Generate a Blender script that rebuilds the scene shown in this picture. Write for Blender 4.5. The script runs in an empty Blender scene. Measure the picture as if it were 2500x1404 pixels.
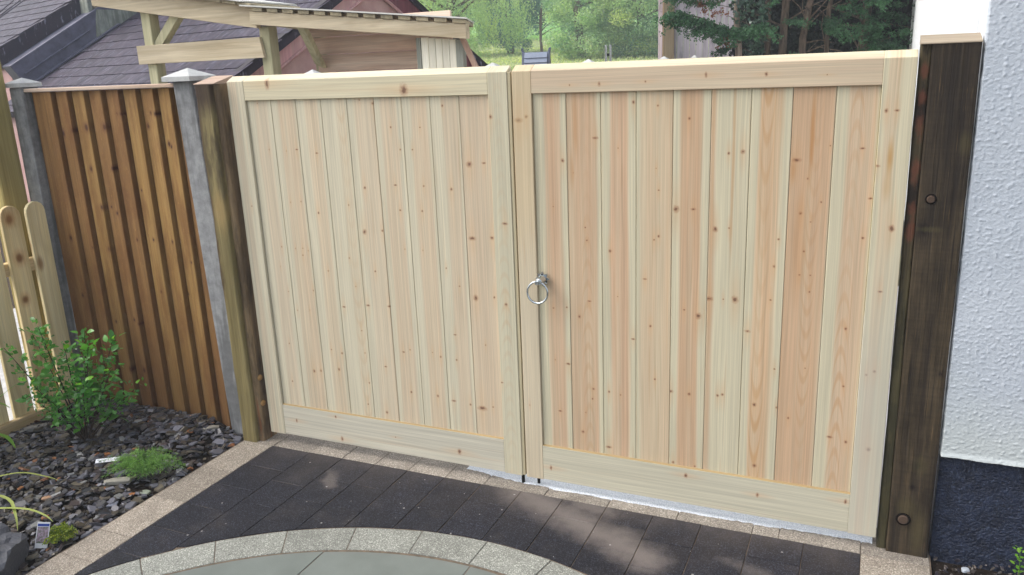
import bpy, bmesh, math, random
import numpy as np
from mathutils import Vector, Matrix, noise as mn

# ------------------------------------------------------------------ camera, sky, sun, exposure
scene = bpy.context.scene
COL = scene.collection
cam_data = bpy.data.cameras.new('camera')
cam = bpy.data.objects.new('camera', cam_data)
COL.objects.link(cam)
CAM = Vector((1.35086, -3.07742, 1.86156))
yaw, pitch, roll = -0.42207, 0.26781, -0.04092
Fw = Vector((math.sin(yaw)*math.cos(pitch), math.cos(yaw)*math.cos(pitch), -math.sin(pitch)))
R0 = Vector((math.cos(yaw), -math.sin(yaw), 0))
U0 = R0.cross(Fw)
Rt = R0*math.cos(roll) + U0*math.sin(roll)
Up = -R0*math.sin(roll) + U0*math.cos(roll)
cam.matrix_world = Matrix(((Rt.x, Up.x, -Fw.x, CAM.x), (Rt.y, Up.y, -Fw.y, CAM.y), (Rt.z, Up.z, -Fw.z, CAM.z), (0, 0, 0, 1)))
cam_data.sensor_width = 36.0
cam_data.lens = 1994.236/2500*36
cam_data.clip_start = 0.05
cam_data.clip_end = 1000
scene.camera = cam

SUN_EL, SUN_AZ = math.radians(50), math.radians(-112)      # azimuth from +y, towards -x: left and slightly in front
world = bpy.data.worlds.new("World")
scene.world = world
world.use_nodes = True
wn = world.node_tree
bg = wn.nodes['Background']
sky = wn.nodes.new('ShaderNodeTexSky')
sky.sky_type = 'NISHITA'
sky.sun_disc = False
sky.sun_elevation = SUN_EL
sky.sun_rotation = SUN_AZ
sky.air_density = 1.2
sky.dust_density = 4.0
sky.ozone_density = 1.0
bw = wn.nodes.new('ShaderNodeRGBToBW')
mx = wn.nodes.new('ShaderNodeMix'); mx.data_type = 'RGBA'
mx.inputs[0].default_value = 0.62                          # overcast: the blue washed out by cloud
wn.links.new(sky.outputs[0], bw.inputs[0])
wn.links.new(sky.outputs[0], mx.inputs[6])
wn.links.new(bw.outputs[0], mx.inputs[7])
wn.links.new(mx.outputs[2], bg.inputs[0])
bg.inputs[1].default_value = 0.15
sun_d = bpy.data.lights.new('sun', 'SUN')
sun_d.energy = 0.9
sun_d.angle = math.radians(45)
sun_d.color = (1.0, 0.96, 0.9)
sun = bpy.data.objects.new('sun', sun_d)
COL.objects.link(sun)
sd = Vector((math.sin(SUN_AZ)*math.cos(SUN_EL), math.cos(SUN_AZ)*math.cos(SUN_EL), math.sin(SUN_EL)))
sun.rotation_euler = sd.to_track_quat('Z', 'Y').to_euler()
scene.view_settings.view_transform = 'Standard'
scene.view_settings.look = 'None'
scene.view_settings.gamma = 1.0
scene.view_settings.use_curve_mapping = False
scene.view_settings.exposure = 1.08
scene.cycles.use_denoising = True
scene.cycles.max_bounces = 8

rnd = random.Random(7)

# ------------------------------------------------------------------ helpers: nodes
def lin(r, g, b, k=1.0):
    f = lambda c: (c/255/12.92 if c/255 <= 0.04045 else ((c/255+0.055)/1.055)**2.4)*k
    return (f(r), f(g), f(b), 1.0)

class G:
    def __init__(s, name, rough=0.7, spec=0.3):
        s.m = bpy.data.materials.new(name); s.m.use_nodes = True
        s.nt = s.m.node_tree; s.b = s.nt.nodes['Principled BSDF']
        s.b.inputs['Roughness'].default_value = rough
        s.b.inputs['Specular IOR Level'].default_value = spec
        s.tc = s.nt.nodes.new('ShaderNodeTexCoord')
        s.P = s.tc.outputs['Object']
    def put(s, inp, v):
        if isinstance(v, bpy.types.NodeSocket): s.nt.links.new(v, inp)
        elif v is not None: inp.default_value = v
    def m_(s, op, a, b=None, c=None, clamp=False):
        n = s.nt.nodes.new('ShaderNodeMath'); n.operation = op; n.use_clamp = clamp
        for i, v in enumerate((a, b, c)):
            if v is not None: s.put(n.inputs[i], v)
        return n.outputs[0]
    def v_(s, op, a, b=None):
        n = s.nt.nodes.new('ShaderNodeVectorMath'); n.operation = op
        s.put(n.inputs[0], a)
        if b is not None: s.put(n.inputs[1], b)
        return n.outputs['Value'] if op in ('LENGTH', 'DOT_PRODUCT', 'DISTANCE') else n.outputs[0]
    def scale(s, sc, vec=None, off=(0, 0, 0)):
        n = s.nt.nodes.new('ShaderNodeMapping'); s.put(n.inputs[0], vec or s.P)
        n.inputs['Scale'].default_value = sc; n.inputs['Location'].default_value = off
        return n.outputs[0]
    def noise(s, vec=None, scale=5, detail=3, rough=.5, dist=0.0):
        n = s.nt.nodes.new('ShaderNodeTexNoise'); s.put(n.inputs['Vector'], vec or s.P)
        n.inputs['Scale'].default_value = scale; n.inputs['Detail'].default_value = detail
        n.inputs['Roughness'].default_value = rough; n.inputs['Distortion'].default_value = dist
        return n.outputs[0]
    def vor(s, vec=None, scale=5, feature='F1', out='Distance', rand=1.0):
        n = s.nt.nodes.new('ShaderNodeTexVoronoi'); s.put(n.inputs['Vector'], vec or s.P)
        n.feature = feature; n.inputs['Scale'].default_value = scale; n.inputs['Randomness'].default_value = rand
        return n.outputs[out]
    def mr(s, v, a, b, c=0.0, d=1.0, smooth=False):
        n = s.nt.nodes.new('ShaderNodeMapRange'); n.clamp = True
        if smooth: n.interpolation_type = 'SMOOTHSTEP'
        for i, x in enumerate((v, a, b, c, d)): s.put(n.inputs[i], x)
        return n.outputs[0]
    def mix(s, f, a, b, mode='MIX'):
        n = s.nt.nodes.new('ShaderNodeMix'); n.data_type = 'RGBA'; n.blend_type = mode
        s.put(n.inputs[0], f); s.put(n.inputs[6], a); s.put(n.inputs[7], b)
        return n.outputs[2]
    def xyz(s, vec=None):
        n = s.nt.nodes.new('ShaderNodeSeparateXYZ'); s.put(n.inputs[0], vec or s.P); return n.outputs
    def comb(s, x, y, z):
        n = s.nt.nodes.new('ShaderNodeCombineXYZ')
        for i, v in enumerate((x, y, z)): s.put(n.inputs[i], v)
        return n.outputs[0]
    def rand(s):
        return s.nt.nodes.new('ShaderNodeObjectInfo').outputs['Random']
    def attr(s, name='Col'):
        n = s.nt.nodes.new('ShaderNodeAttribute'); n.attribute_name = name; return n.outputs[0]
    def bump(s, h, strength=.3, dist=.01):
        n = s.nt.nodes.new('ShaderNodeBump'); n.inputs['Strength'].default_value = strength
        n.inputs['Distance'].default_value = dist; s.put(n.inputs['Height'], h)
        s.nt.links.new(n.outputs[0], s.b.inputs['Normal'])
    def col(s, c): s.put(s.b.inputs['Base Color'], c)
    def rough(s, v): s.put(s.b.inputs['Roughness'], v)
    def gray(s, f, lo=0.0, hi=1.0):
        v = s.mr(f, 0.0, 1.0, lo, hi); return s.comb(v, v, v)

def pine(name, knots, cream, heartc, heart=None, horiz=False, cath=None, stain=0.25, hstr=1.0, rough=.62, ww=None):
    """new softwood: knots = (u, w, r) with w along the grain"""
    g = G(name, rough, .25)
    o = g.xyz()
    u, w = (o[2], o[0]) if horiz else (o[0], o[2])
    Q = g.comb(u, 0.0, w)
    sd_ = rnd.random()*50
    warp = g.noise(g.scale((9, 1, 1.1), Q, (sd_, 0, 0)), 1.0, 2)
    uw = g.m_('ADD', u, g.m_('MULTIPLY', g.m_('SUBTRACT', warp, .5), .022))
    Qw = g.comb(uw, sd_, w)
    c = cream
    if heart:
        e1 = g.mr(uw, heart[0]-.007, heart[0]+.009, 0., 1., True)
        e2 = g.mr(uw, heart[1]-.009, heart[1]+.007, 1., 0., True)
        hm = g.m_('MULTIPLY', g.m_('MULTIPLY', e1, e2), g.mr(g.noise(g.scale((30, 1, .7), Q, (sd_+3, 0, 0)), 1.0, 2), .25, .6, .55*hstr, hstr))
        c = g.mix(hm, cream, heartc)
    tan = tuple(a*b for a, b in zip(heartc[:3], (1.02, .86, .66)))+(1,)
    st = g.mr(g.noise(g.scale((34, 1, .9), Qw, (sd_+9, 0, 0)), 1.0, 3, .6), .56, .78, 0., stain, True)
    c = g.mix(st, c, tan)
    st2 = g.mr(g.noise(g.scale((60, 1, 1.6), Qw, (sd_+19, 0, 0)), 1.0, 3, .6), .6, .74, 0., stain*1.1, True)
    c = g.mix(st2, c, tuple(q*.8 for q in tan[:3])+(1,))
    fine = g.noise(g.scale((210, 1, 2.2), Qw), 1.0, 2, .5)
    med = g.noise(g.scale((70, 1, .8), Qw, (5, 0, 0)), 1.0, 3, .6)
    c = g.mix(1.0, c, g.gray(g.mr(fine, .3, .7), .86, 1.09), 'MULTIPLY')
    c = g.mix(1.0, c, g.gray(g.mr(med, .3, .7), .90, 1.06), 'MULTIPLY')
    if cath:
        cu, k1, k2, amp = cath
        du = g.m_('SUBTRACT', uw, cu)
        f = g.m_('ADD', g.m_('MULTIPLY', g.m_('MULTIPLY', du, du), k1), g.m_('MULTIPLY', w, k2))
        ring = g.m_('SINE', g.m_('MULTIPLY', f, 6.283))
        near = g.mr(g.m_('ABSOLUTE', du), .012, .034, 1., 0., True)
        nm = g.mr(g.noise(g.scale((1, 1, 1.3), Q, (sd_, 0, 4)), 1.0, 1), .4, .6, .3, 1.)
        rm = g.m_('MULTIPLY', g.m_('MULTIPLY', g.mr(ring, .1, .9, 0., amp), near), nm)
        c = g.mix(rm, c, tuple(q*.82 for q in tan[:3])+(1,))
    if knots:
        wob = g.m_('MULTIPLY', g.m_('SUBTRACT', g.noise(Q, 90, 2), .5), .9)
        kf = sf = None
        for i, (ku, kw, r) in enumerate(knots):
            r = r*(.95 if r > .008 else 1.05)
            asp = .62 if (horiz or i % 3 == 0) and r > .006 else 1.0
            d = g.v_('LENGTH', g.v_('MULTIPLY', g.v_('SUBTRACT', Q, (ku, 0, kw)), (1/r*asp, 0, 1/r*(1.25, .85, 1.0)[i % 3])))
            s2 = g.v_('LENGTH', g.v_('MULTIPLY', g.v_('SUBTRACT', Q, (ku, 0, kw)), (1/(r*1.5+.002), 0, 1/(r*8+.01))))
            kf = d if kf is None else g.m_('MINIMUM', kf, d)
            sf = s2 if sf is None else g.m_('MINIMUM', sf, s2)
        kf = g.m_('ADD', kf, wob)
        c = g.mix(g.mr(sf, 0., 1.2, .38, 0.), c, tan)
        c = g.mix(g.mr(kf, .45, 1.2, .6, 0., True), c, tuple(a*b for a, b in zip(heartc[:3], (.62, .42, .34)))+(1,))
        c = g.mix(g.mr(kf, .15, .6, .75, 0., True), c, lin(92, 58, 46))
    if ww: c = ww(g, c)
    g.col(c)
    g.bump(g.m_('ADD', fine, g.m_('MULTIPLY', med, .5)), .12, .002)
    g.rough(g.mr(med, .3, .7, rough-.06, rough+.1))
    return g.m

def timber(name, c1, c2, axis='z', knots=.5, kscale=3.2, streak=.5, dark=(60, 38, 26), rough=.75, spec=.25, wet=0, moss=None, bump=.35, knotlist=None, extra=None):
    g = G(name, rough, spec)
    o = g.xyz()
    r = g.m_('MULTIPLY', g.rand(), 37.0)
    a, b_, w = {'z': (o[0], o[1], o[2]), 'v': (o[1], o[0], o[2]), 'x': (o[2], o[1], o[0]), 'y': (o[0], o[2], o[1])}[axis]
    P = g.comb(g.m_('ADD', a, r), b_, g.m_('ADD', w, r))
    warp = g.noise(g.scale((6, 6, 1), P), 1.0, 2)
    Pw = g.v_('ADD', P, g.comb(g.m_('MULTIPLY', warp, .04), g.m_('MULTIPLY', warp, .03), 0.0))
    fine = g.noise(g.scale((150, 150, 3), Pw), 1.0, 3, .6)
    med = g.noise(g.scale((28, 28, .9), Pw), 1.0, 3, .6)
    big = g.noise(g.scale((7, 7, 1.2), P), 1.0, 2)
    c = g.mix(g.mr(med, .32, .68), c1, c2)
    c = g.mix(1.0, c, g.gray(g.mr(fine, .25, .75), 1-.35*streak, 1+.18*streak), 'MULTIPLY')
    c = g.mix(1.0, c, g.gray(g.mr(big, .25, .75), .8, 1.15), 'MULTIPLY')
    if knots > 0:
        v = g.vor(g.scale((1, 1, .55), g.v_('ADD', P, g.comb(g.m_('MULTIPLY', big, .03), 0.0, g.m_('MULTIPLY', big, .05)))), kscale*3, 'F1', 'Distance')
        vc = g.vor(g.scale((1, 1, .55), g.v_('ADD', P, g.comb(g.m_('MULTIPLY', big, .03), 0.0, g.m_('MULTIPLY', big, .05)))), kscale*3, 'F1', 'Color')
        pick = g.m_('GREATER_THAN', g.xyz(vc)[0], 1-knots)
        vd = g.m_('ADD', v, g.m_('MULTIPLY', g.m_('SUBTRACT', fine, .5), .06))
        c = g.mix(g.m_('MULTIPLY', g.mr(vd, .05, .2, .8, 0., True), pick), c, lin(*dark))
    if knotlist:
        kf = None
        Q = g.comb(a, 0.0, w)
        for ku, kw, kr in knotlist:
            d = g.v_('LENGTH', g.v_('MULTIPLY', g.v_('SUBTRACT', Q, (ku, 0, kw)), (1/kr, 0, .8/kr)))
            kf = d if kf is None else g.m_('MINIMUM', kf, d)
        c = g.mix(g.mr(g.m_('ADD', kf, g.m_('MULTIPLY', fine, .5)), .9, 2.4, .45, 0., True), c, tuple(q*2.2 for q in lin(*dark)[:3])+(1,))
        c = g.mix(g.mr(g.m_('ADD', kf, g.m_('MULTIPLY', fine, .4)), .5, 1.3, .9, 0., True), c, lin(*dark))
    if moss:
        for mc, lo, hi, sc in moss:
            mm = g.noise(g.scale((sc, sc, sc*.35), P, (3.1*sc, 0, 0)), 1.0, 4, .65)
            c = g.mix(g.mr(mm, lo, hi, 0., .85, True), c, mc)
    if extra: c = extra(g, c, fine, med, big)
    g.col(c)
    g.bump(g.m_('ADD', fine, med), bump, .004)
    if wet: g.rough(g.mr(big, .3, .7, rough-wet, rough+.05))
    return g.m

# ------------------------------------------------------------------ helpers: geometry
class MB:
    """collects faces in world coordinates; build() links them as ONE mesh object"""
    def __init__(s): s.v, s.f, s.c = [], [], []
    def face(s, pts, col=None):
        i = len(s.v); s.v += [tuple(p) for p in pts]; s.f.append(tuple(range(i, i+len(pts)))); s.c.append(col)
    def solid(s, bot, top, col=None):
        n = len(bot); i = len(s.v); s.v += [tuple(p) for p in bot]+[tuple(p) for p in top]
        s.f.append(tuple(range(i+n-1, i-1, -1))); s.f.append(tuple(range(i+n, i+2*n)))
        for k in range(n):
            l = (k+1) % n; s.f.append((i+k, i+l, i+n+l, i+n+k))
        s.c += [col]*(n+2)
    def box(s, x0, x1, y0, y1, z0, z1, col=None):
        s.solid([(x0, y0, z0), (x1, y0, z0), (x1, y1, z0), (x0, y1, z0)], [(x0, y0, z1), (x1, y0, z1), (x1, y1, z1), (x0, y1, z1)], col)
    def tube(s, pts, rads, n=8, col=None, cap=True):
        pts = [Vector(p) for p in pts]; i0 = len(s.v)
        if not hasattr(rads, '__len__'): rads = [rads]*len(pts)
        up = None
        for k, p in enumerate(pts):
            d = (pts[min(k+1, len(pts)-1)]-pts[max(k-1, 0)]).normalized()
            if up is None: up = d.orthogonal().normalized()
            up = (up-d*up.dot(d)).normalized(); q = d.cross(up)
            for j in range(n):
                a = 2*math.pi*j/n
                s.v.append(tuple(p+(up*math.cos(a)+q*math.sin(a))*rads[k]))
        for k in range(len(pts)-1):
            for j in range(n):
                l = (j+1) % n; a = i0+k*n
                s.f.append((a+j, a+l, a+n+l, a+n+j)); s.c.append(col)
        if cap:
            s.f.append(tuple(range(i0+n-1, i0-1, -1))); s.c.append(col)
            e = i0+(len(pts)-1)*n; s.f.append(tuple(range(e, e+n))); s.c.append(col)
    def build(s, name, mat, parent=None, bevel=0, seg=1, smooth=False, origin=None, jitter=0):
        me = bpy.data.meshes.new(name)
        o0 = Vector(parent.matrix_world.translation) if parent is not None and origin is None else Vector(origin or (0, 0, 0))
        if parent is not None: o0 = world_loc(parent)
        me.from_pydata([tuple(Vector(v)-o0) for v in s.v], [], s.f)
        if any(c is not None for c in s.c):
            at = me.color_attributes.new('Col', 'FLOAT_COLOR', 'CORNER')
            buf = []
            for f, c in zip(s.f, s.c): buf += list((c or (1, 1, 1, 1)))*len(f)
            at.data.foreach_set('color', buf)
        if bevel:
            bm = bmesh.new(); bm.from_mesh(me)
            bmesh.ops.remove_doubles(bm, verts=bm.verts, dist=1e-5)
            bmesh.ops.recalc_face_normals(bm, faces=bm.faces)
            es = [e for e in bm.edges if len(e.link_faces) == 2 and e.calc_face_angle(0) > .5]
            bmesh.ops.bevel(bm, geom=es, offset=bevel, segments=seg, affect='EDGES', profile=.5, clamp_overlap=True)
            bm.to_mesh(me); bm.free()
        if smooth:
            me.polygons.foreach_set('use_smooth', [True]*len(me.polygons))
        me.materials.append(mat)
        ob = bpy.data.objects.new(name, me); COL.objects.link(ob)
        if parent is not None: ob.parent = parent
        else: ob.location = o0
        return ob

LOC = {}
def world_loc(o):
    if o is None: return Vector((0, 0, 0))
    return world_loc(o.parent)+Vector(o.location)

def thing(name, label, cat, loc=(0, 0, 0), group=None, rotz=0):
    o = bpy.data.objects.new(name, None); COL.objects.link(o)
    o.location = loc; o.rotation_euler = (0, 0, rotz); o.empty_display_size = .1
    return tag(o, label, cat, group)

def tag(o, label, cat, group=None):
    o['label'] = label; o['category'] = cat
    if group: o['group'] = group
    return o

def struct(o, kind='structure'):
    o['kind'] = kind; return o

def boxpart(name, mat, parent, b, bevel=.002, **k):
    m = MB(); m.box(*b); return m.build(name, mat, parent, bevel=bevel, **k)

def arr_mesh(name, V, F4, mat, parent=None, cols=None, smooth=False, origin=None):
    """V (n,3) float, F4 (m,3|4) int; cols (m,3) per face"""
    o0 = world_loc(parent) if parent is not None else Vector(origin or (0, 0, 0))
    V = np.asarray(V, float)-np.array(o0)
    me = bpy.data.meshes.new(name)
    k = F4.shape[1]
    me.vertices.add(len(V)); me.vertices.foreach_set('co', V.ravel())
    me.loops.add(F4.size); me.loops.foreach_set('vertex_index', F4.ravel().astype(np.int32))
    me.polygons.add(len(F4)); me.polygons.foreach_set('loop_start', np.arange(0, F4.size, k, dtype=np.int32))
    if cols is not None:
        at = me.color_attributes.new('Col', 'FLOAT_COLOR', 'CORNER')
        c4 = np.concatenate([np.repeat(cols, k, axis=0), np.ones((F4.size, 1))], 1)
        at.data.foreach_set('color', c4.ravel())
    me.update(calc_edges=True); me.validate()
    if smooth: me.polygons.foreach_set('use_smooth', [True]*len(me.polygons))
    me.materials.append(mat)
    ob = bpy.data.objects.new(name, me); COL.objects.link(ob)
    if parent is not None: ob.parent = parent
    else: ob.location = o0
    return ob

def leaf_quads(pos, size, rng, aspect=.55, droop=0.0, dirs=None, flat=0.0):
    """one rhombus leaf at each position -> V, F"""
    n = len(pos)
    d = rng.normal(size=(n, 3)) if dirs is None else dirs+rng.normal(size=(n, 3))*.45
    d[:, 2] -= droop
    d /= np.linalg.norm(d, axis=1)[:, None]
    e = rng.normal(size=(n, 3)); e[:, 2] *= (1-flat)
    e -= d*(e*d).sum(1)[:, None]; e /= np.linalg.norm(e, axis=1)[:, None]
    sz = (size*(.6+.8*rng.random(n)))[:, None]
    a = pos-d*sz*.5; b = pos+e*sz*aspect*.5; c = pos+d*sz*.5; f = pos-e*sz*aspect*.5
    V = np.stack([a, b, c, f], 1).reshape(-1, 3)
    F = np.arange(4*n).reshape(n, 4)
    return V, F

def foliage(name, c_dark, c_lite, rough=.55, trans=.35, spec=.3):
    g = G(name, rough, spec)
    v = g.xyz(g.attr())
    c = g.mix(v[0], c_dark, c_lite)
    yl = tuple(a*b for a, b in zip(c_lite[:3], (1.5, 1.2, .7)))+(1,)
    c = g.mix(g.mr(v[1], .7, 1., 0., .7), c, yl)
    g.col(c)
    tr = g.nt.nodes.new('ShaderNodeBsdfTranslucent'); g.put(tr.inputs[0], g.mix(1.0, c, (1.3, 1.5, .6, 1), 'MULTIPLY'))
    ms = g.nt.nodes.new('ShaderNodeMixShader'); ms.inputs[0].default_value = trans
    g.nt.links.new(g.b.outputs[0], ms.inputs[1]); g.nt.links.new(tr.outputs[0], ms.inputs[2])
    g.nt.links.new(ms.outputs[0], g.nt.nodes['Material Output'].inputs[0])
    return g.m

# ------------------------------------------------------------------ ground
def ss(x):
    x = max(0.0, min(1.0, x)); return x*x*(3-2*x)
def ground_h(x, y):
    h = -0.06
    if y > 9: h += 1.72*ss((y-9)/14)
    if y > 24: h += (y-24)*.055
    if y > 40: h += (y-40)*.20
    if y > 90: h -= (y-90)*.12
    if y > 12: h += .18*mn.noise(Vector((x*.12, y*.12, 0)))
    return h
g = G('field_grass', .95, .1)
n1 = g.noise(scale=.35, detail=5, rough=.65); n2 = g.noise(scale=14, detail=3)
gy = g.xyz()[1]
c = g.mix(g.mr(n1, .35, .65), lin(136, 150, 100), lin(160, 172, 122))
c = g.mix(1.0, c, g.gray(n2, .7, 1.2), 'MULTIPLY')
soil = g.mix(g.noise(scale=30, detail=4), lin(52, 44, 38), lin(86, 76, 66))
c = g.mix(g.mr(g.m_('ADD', gy, g.m_('MULTIPLY', n1, 2.)), 5., 8.), soil, c)
g.col(c); g.bump(n2, .5, .05)
xs = np.concatenate([np.linspace(-120, -20, 24), np.linspace(-19, 8, 55), np.linspace(9, 120, 24)])
ys = np.concatenate([np.linspace(-30, 8, 12), np.linspace(8.5, 60, 90), np.linspace(62, 300, 40)])
V = [(x, y, ground_h(x, y)) for y in ys for x in xs]
nx = len(xs)
F = [(j*nx+i, j*nx+i+1, (j+1)*nx+i+1, (j+1)*nx+i) for j in range(len(ys)-1) for i in range(nx-1)]
struct(arr_mesh('ground', V, np.array(F), g.m, smooth=True))

# ------------------------------------------------------------------ driveway paving
def speckle(name, base, lite, dark, sc=260, rough=.8, dust=None, wet=0, spec=.3):
    g = G(name, rough, spec)
    r = g.rand()
    P = g.v_('ADD', g.P, g.comb(g.m_('MULTIPLY', r, 7.), 0., 0.))
    v = g.vor(P, sc, 'F1', 'Color')
    vx = g.xyz(v)
    c = g.mix(g.mr(vx[0], .62, .95), base, lite)
    c = g.mix(g.mr(vx[1], .65, .98, 0., .8), c, dark)
    big = g.noise(P, 9, 4, .6)
    c = g.mix(1.0, c, g.gray(g.mr(big, .25, .75), .82, 1.14), 'MULTIPLY')
    c = g.mix(1.0, c, g.gray(r, .84, 1.16), 'MULTIPLY')
    if dust: c = dust(g, c)
    g.col(c)
    g.bump(g.vor(P, sc*.8), .35, .002)
    if wet: g.rough(g.mr(g.noise(P, 5, 3), .3, .7, rough-wet, rough))
    return g.m

def W(px, py): return (px, py, 0)
def dust_fn(g, c):
    # dry tan sand blown from under the gate over the dark pavers
    geo = g.nt.nodes.new('ShaderNodeNewGeometry').outputs['Position']
    o = g.xyz(geo)
    nz = g.m_('MULTIPLY', g.m_('SUBTRACT', g.noise(geo, 6, 6, .65), .5), .20)
    # streak from (-.02,-.04) to (.66,-.42)
    def seg(ax, ay, bx, by, w0, w1, k):
        dx, dy = bx-ax, by-ay; L2 = dx*dx+dy*dy
        t = g.m_('DIVIDE', g.m_('ADD', g.m_('MULTIPLY', g.m_('SUBTRACT', o[0], ax), dx), g.m_('MULTIPLY', g.m_('SUBTRACT', o[1], ay), dy)), L2, clamp=True)
        ex = g.m_('SUBTRACT', o[0], g.m_('ADD', ax, g.m_('MULTIPLY', t, dx)))
        ey = g.m_('SUBTRACT', o[1], g.m_('ADD', ay, g.m_('MULTIPLY', t, dy)))
        d = g.v_('LENGTH', g.comb(ex, ey, 0.))
        return g.m_('MULTIPLY', g.mr(g.m_('ADD', d, nz), w0, w1, 1., 0., True), k)
    m = g.m_('MAXIMUM', seg(-.02, -.05, .64, -.36, .0, .145, .72), seg(.08, -.03, .45, -.10, .0, .075, .55))
    m = g.m_('MAXIMUM', m, seg(-.95, -.19, -.86, -.31, .0, .05, .42))
    m = g.m_('MAXIMUM', m, seg(.95, -.28, 1.15, -.34, .0, .06, .3))
    m = g.m_('MAXIMUM', m, seg(-1.3, -.06, 1.5, -.06, .0, .10, .12))
    film = g.m_('MULTIPLY', g.mr(o[1], -.42, -.06, 0., 1.), g.mr(g.noise(geo, 3.2, 4, .6), .35, .65, .1, 1.))
    c = g.mix(g.m_('MULTIPLY', film, .30), c, lin(92, 82, 74))
    c = g.mix(g.mr(g.noise(geo, 4.5, 5, .7), .5, .75, 0., .22, True), c, lin(96, 88, 84))
    c = g.mix(m, c, lin(122, 114, 110))
    sp = g.vor(geo, 22, 'F1', 'Distance'); spc = g.xyz(g.vor(geo, 22, 'F1', 'Color'))
    on = g.m_('GREATER_THAN', spc[0], .5)
    sz = g.mr(spc[1], 0., 1., .03, .11)
    c = g.mix(g.m_('MULTIPLY', g.m_('MULTIPLY', g.m_('LESS_THAN', sp, sz), on), .7), c, lin(170, 168, 166))
    return c
M_paver = speckle('charcoal_paver', lin(22, 23, 31), lin(62, 64, 76), lin(8, 8, 14), 300, .72, dust_fn, .12, .25)
M_edge = speckle('buff_granite_block', lin(136, 127, 116), lin(186, 178, 166), lin(90, 82, 73), 300, .8, None, .1)
def edge_dirt(g, c):
    geo = g.nt.nodes.new('ShaderNodeNewGeometry').outputs['Position']
    n = g.noise(geo, 6, 5, .7)
    return g.mix(g.mr(n, .5, .72, 0., .45, True), c, lin(108, 98, 90))
M_thr = speckle('weathered_buff_block', lin(140, 132, 122), lin(190, 182, 170), lin(90, 84, 78), 300, .8, edge_dirt, .1)
M_ring = speckle('pale_granite_block', lin(124, 126, 120), lin(176, 178, 170), lin(84, 85, 80), 300, .8, None, .1)
g = G('smooth_concrete_slab', .55, .4)
n = g.noise(scale=5, detail=4); n2 = g.noise(scale=220, detail=2)
c = g.mix(g.mr(n, .3, .7), lin(100, 107, 103), lin(114, 121, 117))
c = g.mix(1.0, c, g.gray(n2, .93, 1.06), 'MULTIPLY'); g.col(c); g.bump(n2, .1, .001); M_slab = g.m
g = G('jointing_sand', .95, .1); g.col(g.mix(g.noise(scale=40, detail=4), lin(58, 54, 50), lin(136, 120, 104))); M_joint = g.m

bed = MB(); bed.box(-1.598, 1.652, -3.9, .16, -.05, -.0034)
drive = struct(bed.build('driveway', M_joint))
def slabpiece(name, poly, mat, top=0.0, h=.045, cham=.0022):
    # joint gap: shrink polygon towards its centroid, then a small chamfer
    cx = sum(p[0] for p in poly)/len(poly); cy = sum(p[1] for p in poly)/len(poly)
    def sh(p, d):
        v = Vector((p[0]-cx, p[1]-cy)); L = max(v.length, 1e-6); k = max(0., 1-d/L*1.25); return (cx+v.x*k, cy+v.y*k)
    t = top+rnd.uniform(-.0012, .0012)
    a = [sh(p, .0014) for p in poly]; b = [sh(p, .0014+cham) for p in poly]
    m = MB(); n = len(poly)
    m.v = [(x, y, t-h) for x, y in a]+[(x, y, t-cham) for x, y in a]+[(x, y, t) for x, y in b]
    for L in (0, n):
        for k in range(n):
            l = (k+1) % n; m.f.append((L+k, L+l, L+n+l, L+n+k)); m.c.append(None)
    m.f.append(tuple(range(2*n, 3*n))); m.c.append(None)
    m.f.append(tuple(range(n-1, -1, -1))); m.c.append(None)
    # orientation: make sure top faces up
    ar = sum(poly[i][0]*poly[(i+1) % n][1]-poly[(i+1) % n][0]*poly[i][1] for i in range(n))
    if ar < 0: m.f = [tuple(reversed(f)) for f in m.f]
    return m.build(name, mat, drive)
RC, RI, CY = 1.6, 1.43, -2.07
# left edging, right edging
ye = [-.055, -.36, -.661, -.96, -1.15, -1.45, -1.75, -2.05, -2.35, -2.65, -2.95, -3.25, -3.55, -3.85]
for a, b in zip(ye[:-1], ye[1:]): slabpiece('edging_block', [(-1.59, b), (-1.402, b), (-1.402, a), (-1.59, a)], M_edge)
slabpiece('edging_block', [(-1.59, -.055), (-1.395, -.055), (-1.395, .145), (-1.49, .145), (-1.49, -.0), (-1.59, -.0)][::1], M_edge)
yr = [-.055, -.33, -.63, -.93, -1.23, -1.53, -1.83, -2.13]
for a, b in zip(yr[:-1], yr[1:]): slabpiece('edging_block', [(1.41, b), (1.648, b), (1.648, a), (1.41, a)], M_edge)
# threshold course under the gate
xt = [-1.395, -1.163, -.969, -.777, -.591, -.39, -.19, .11, .4, .7, 1.006, 1.107, 1.41, 1.648]
for a, b in zip(xt[:-1], xt[1:]): slabpiece('threshold_block', [(a, -.055), (b, -.055), (b, .145), (a, .145)], M_thr)
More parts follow.
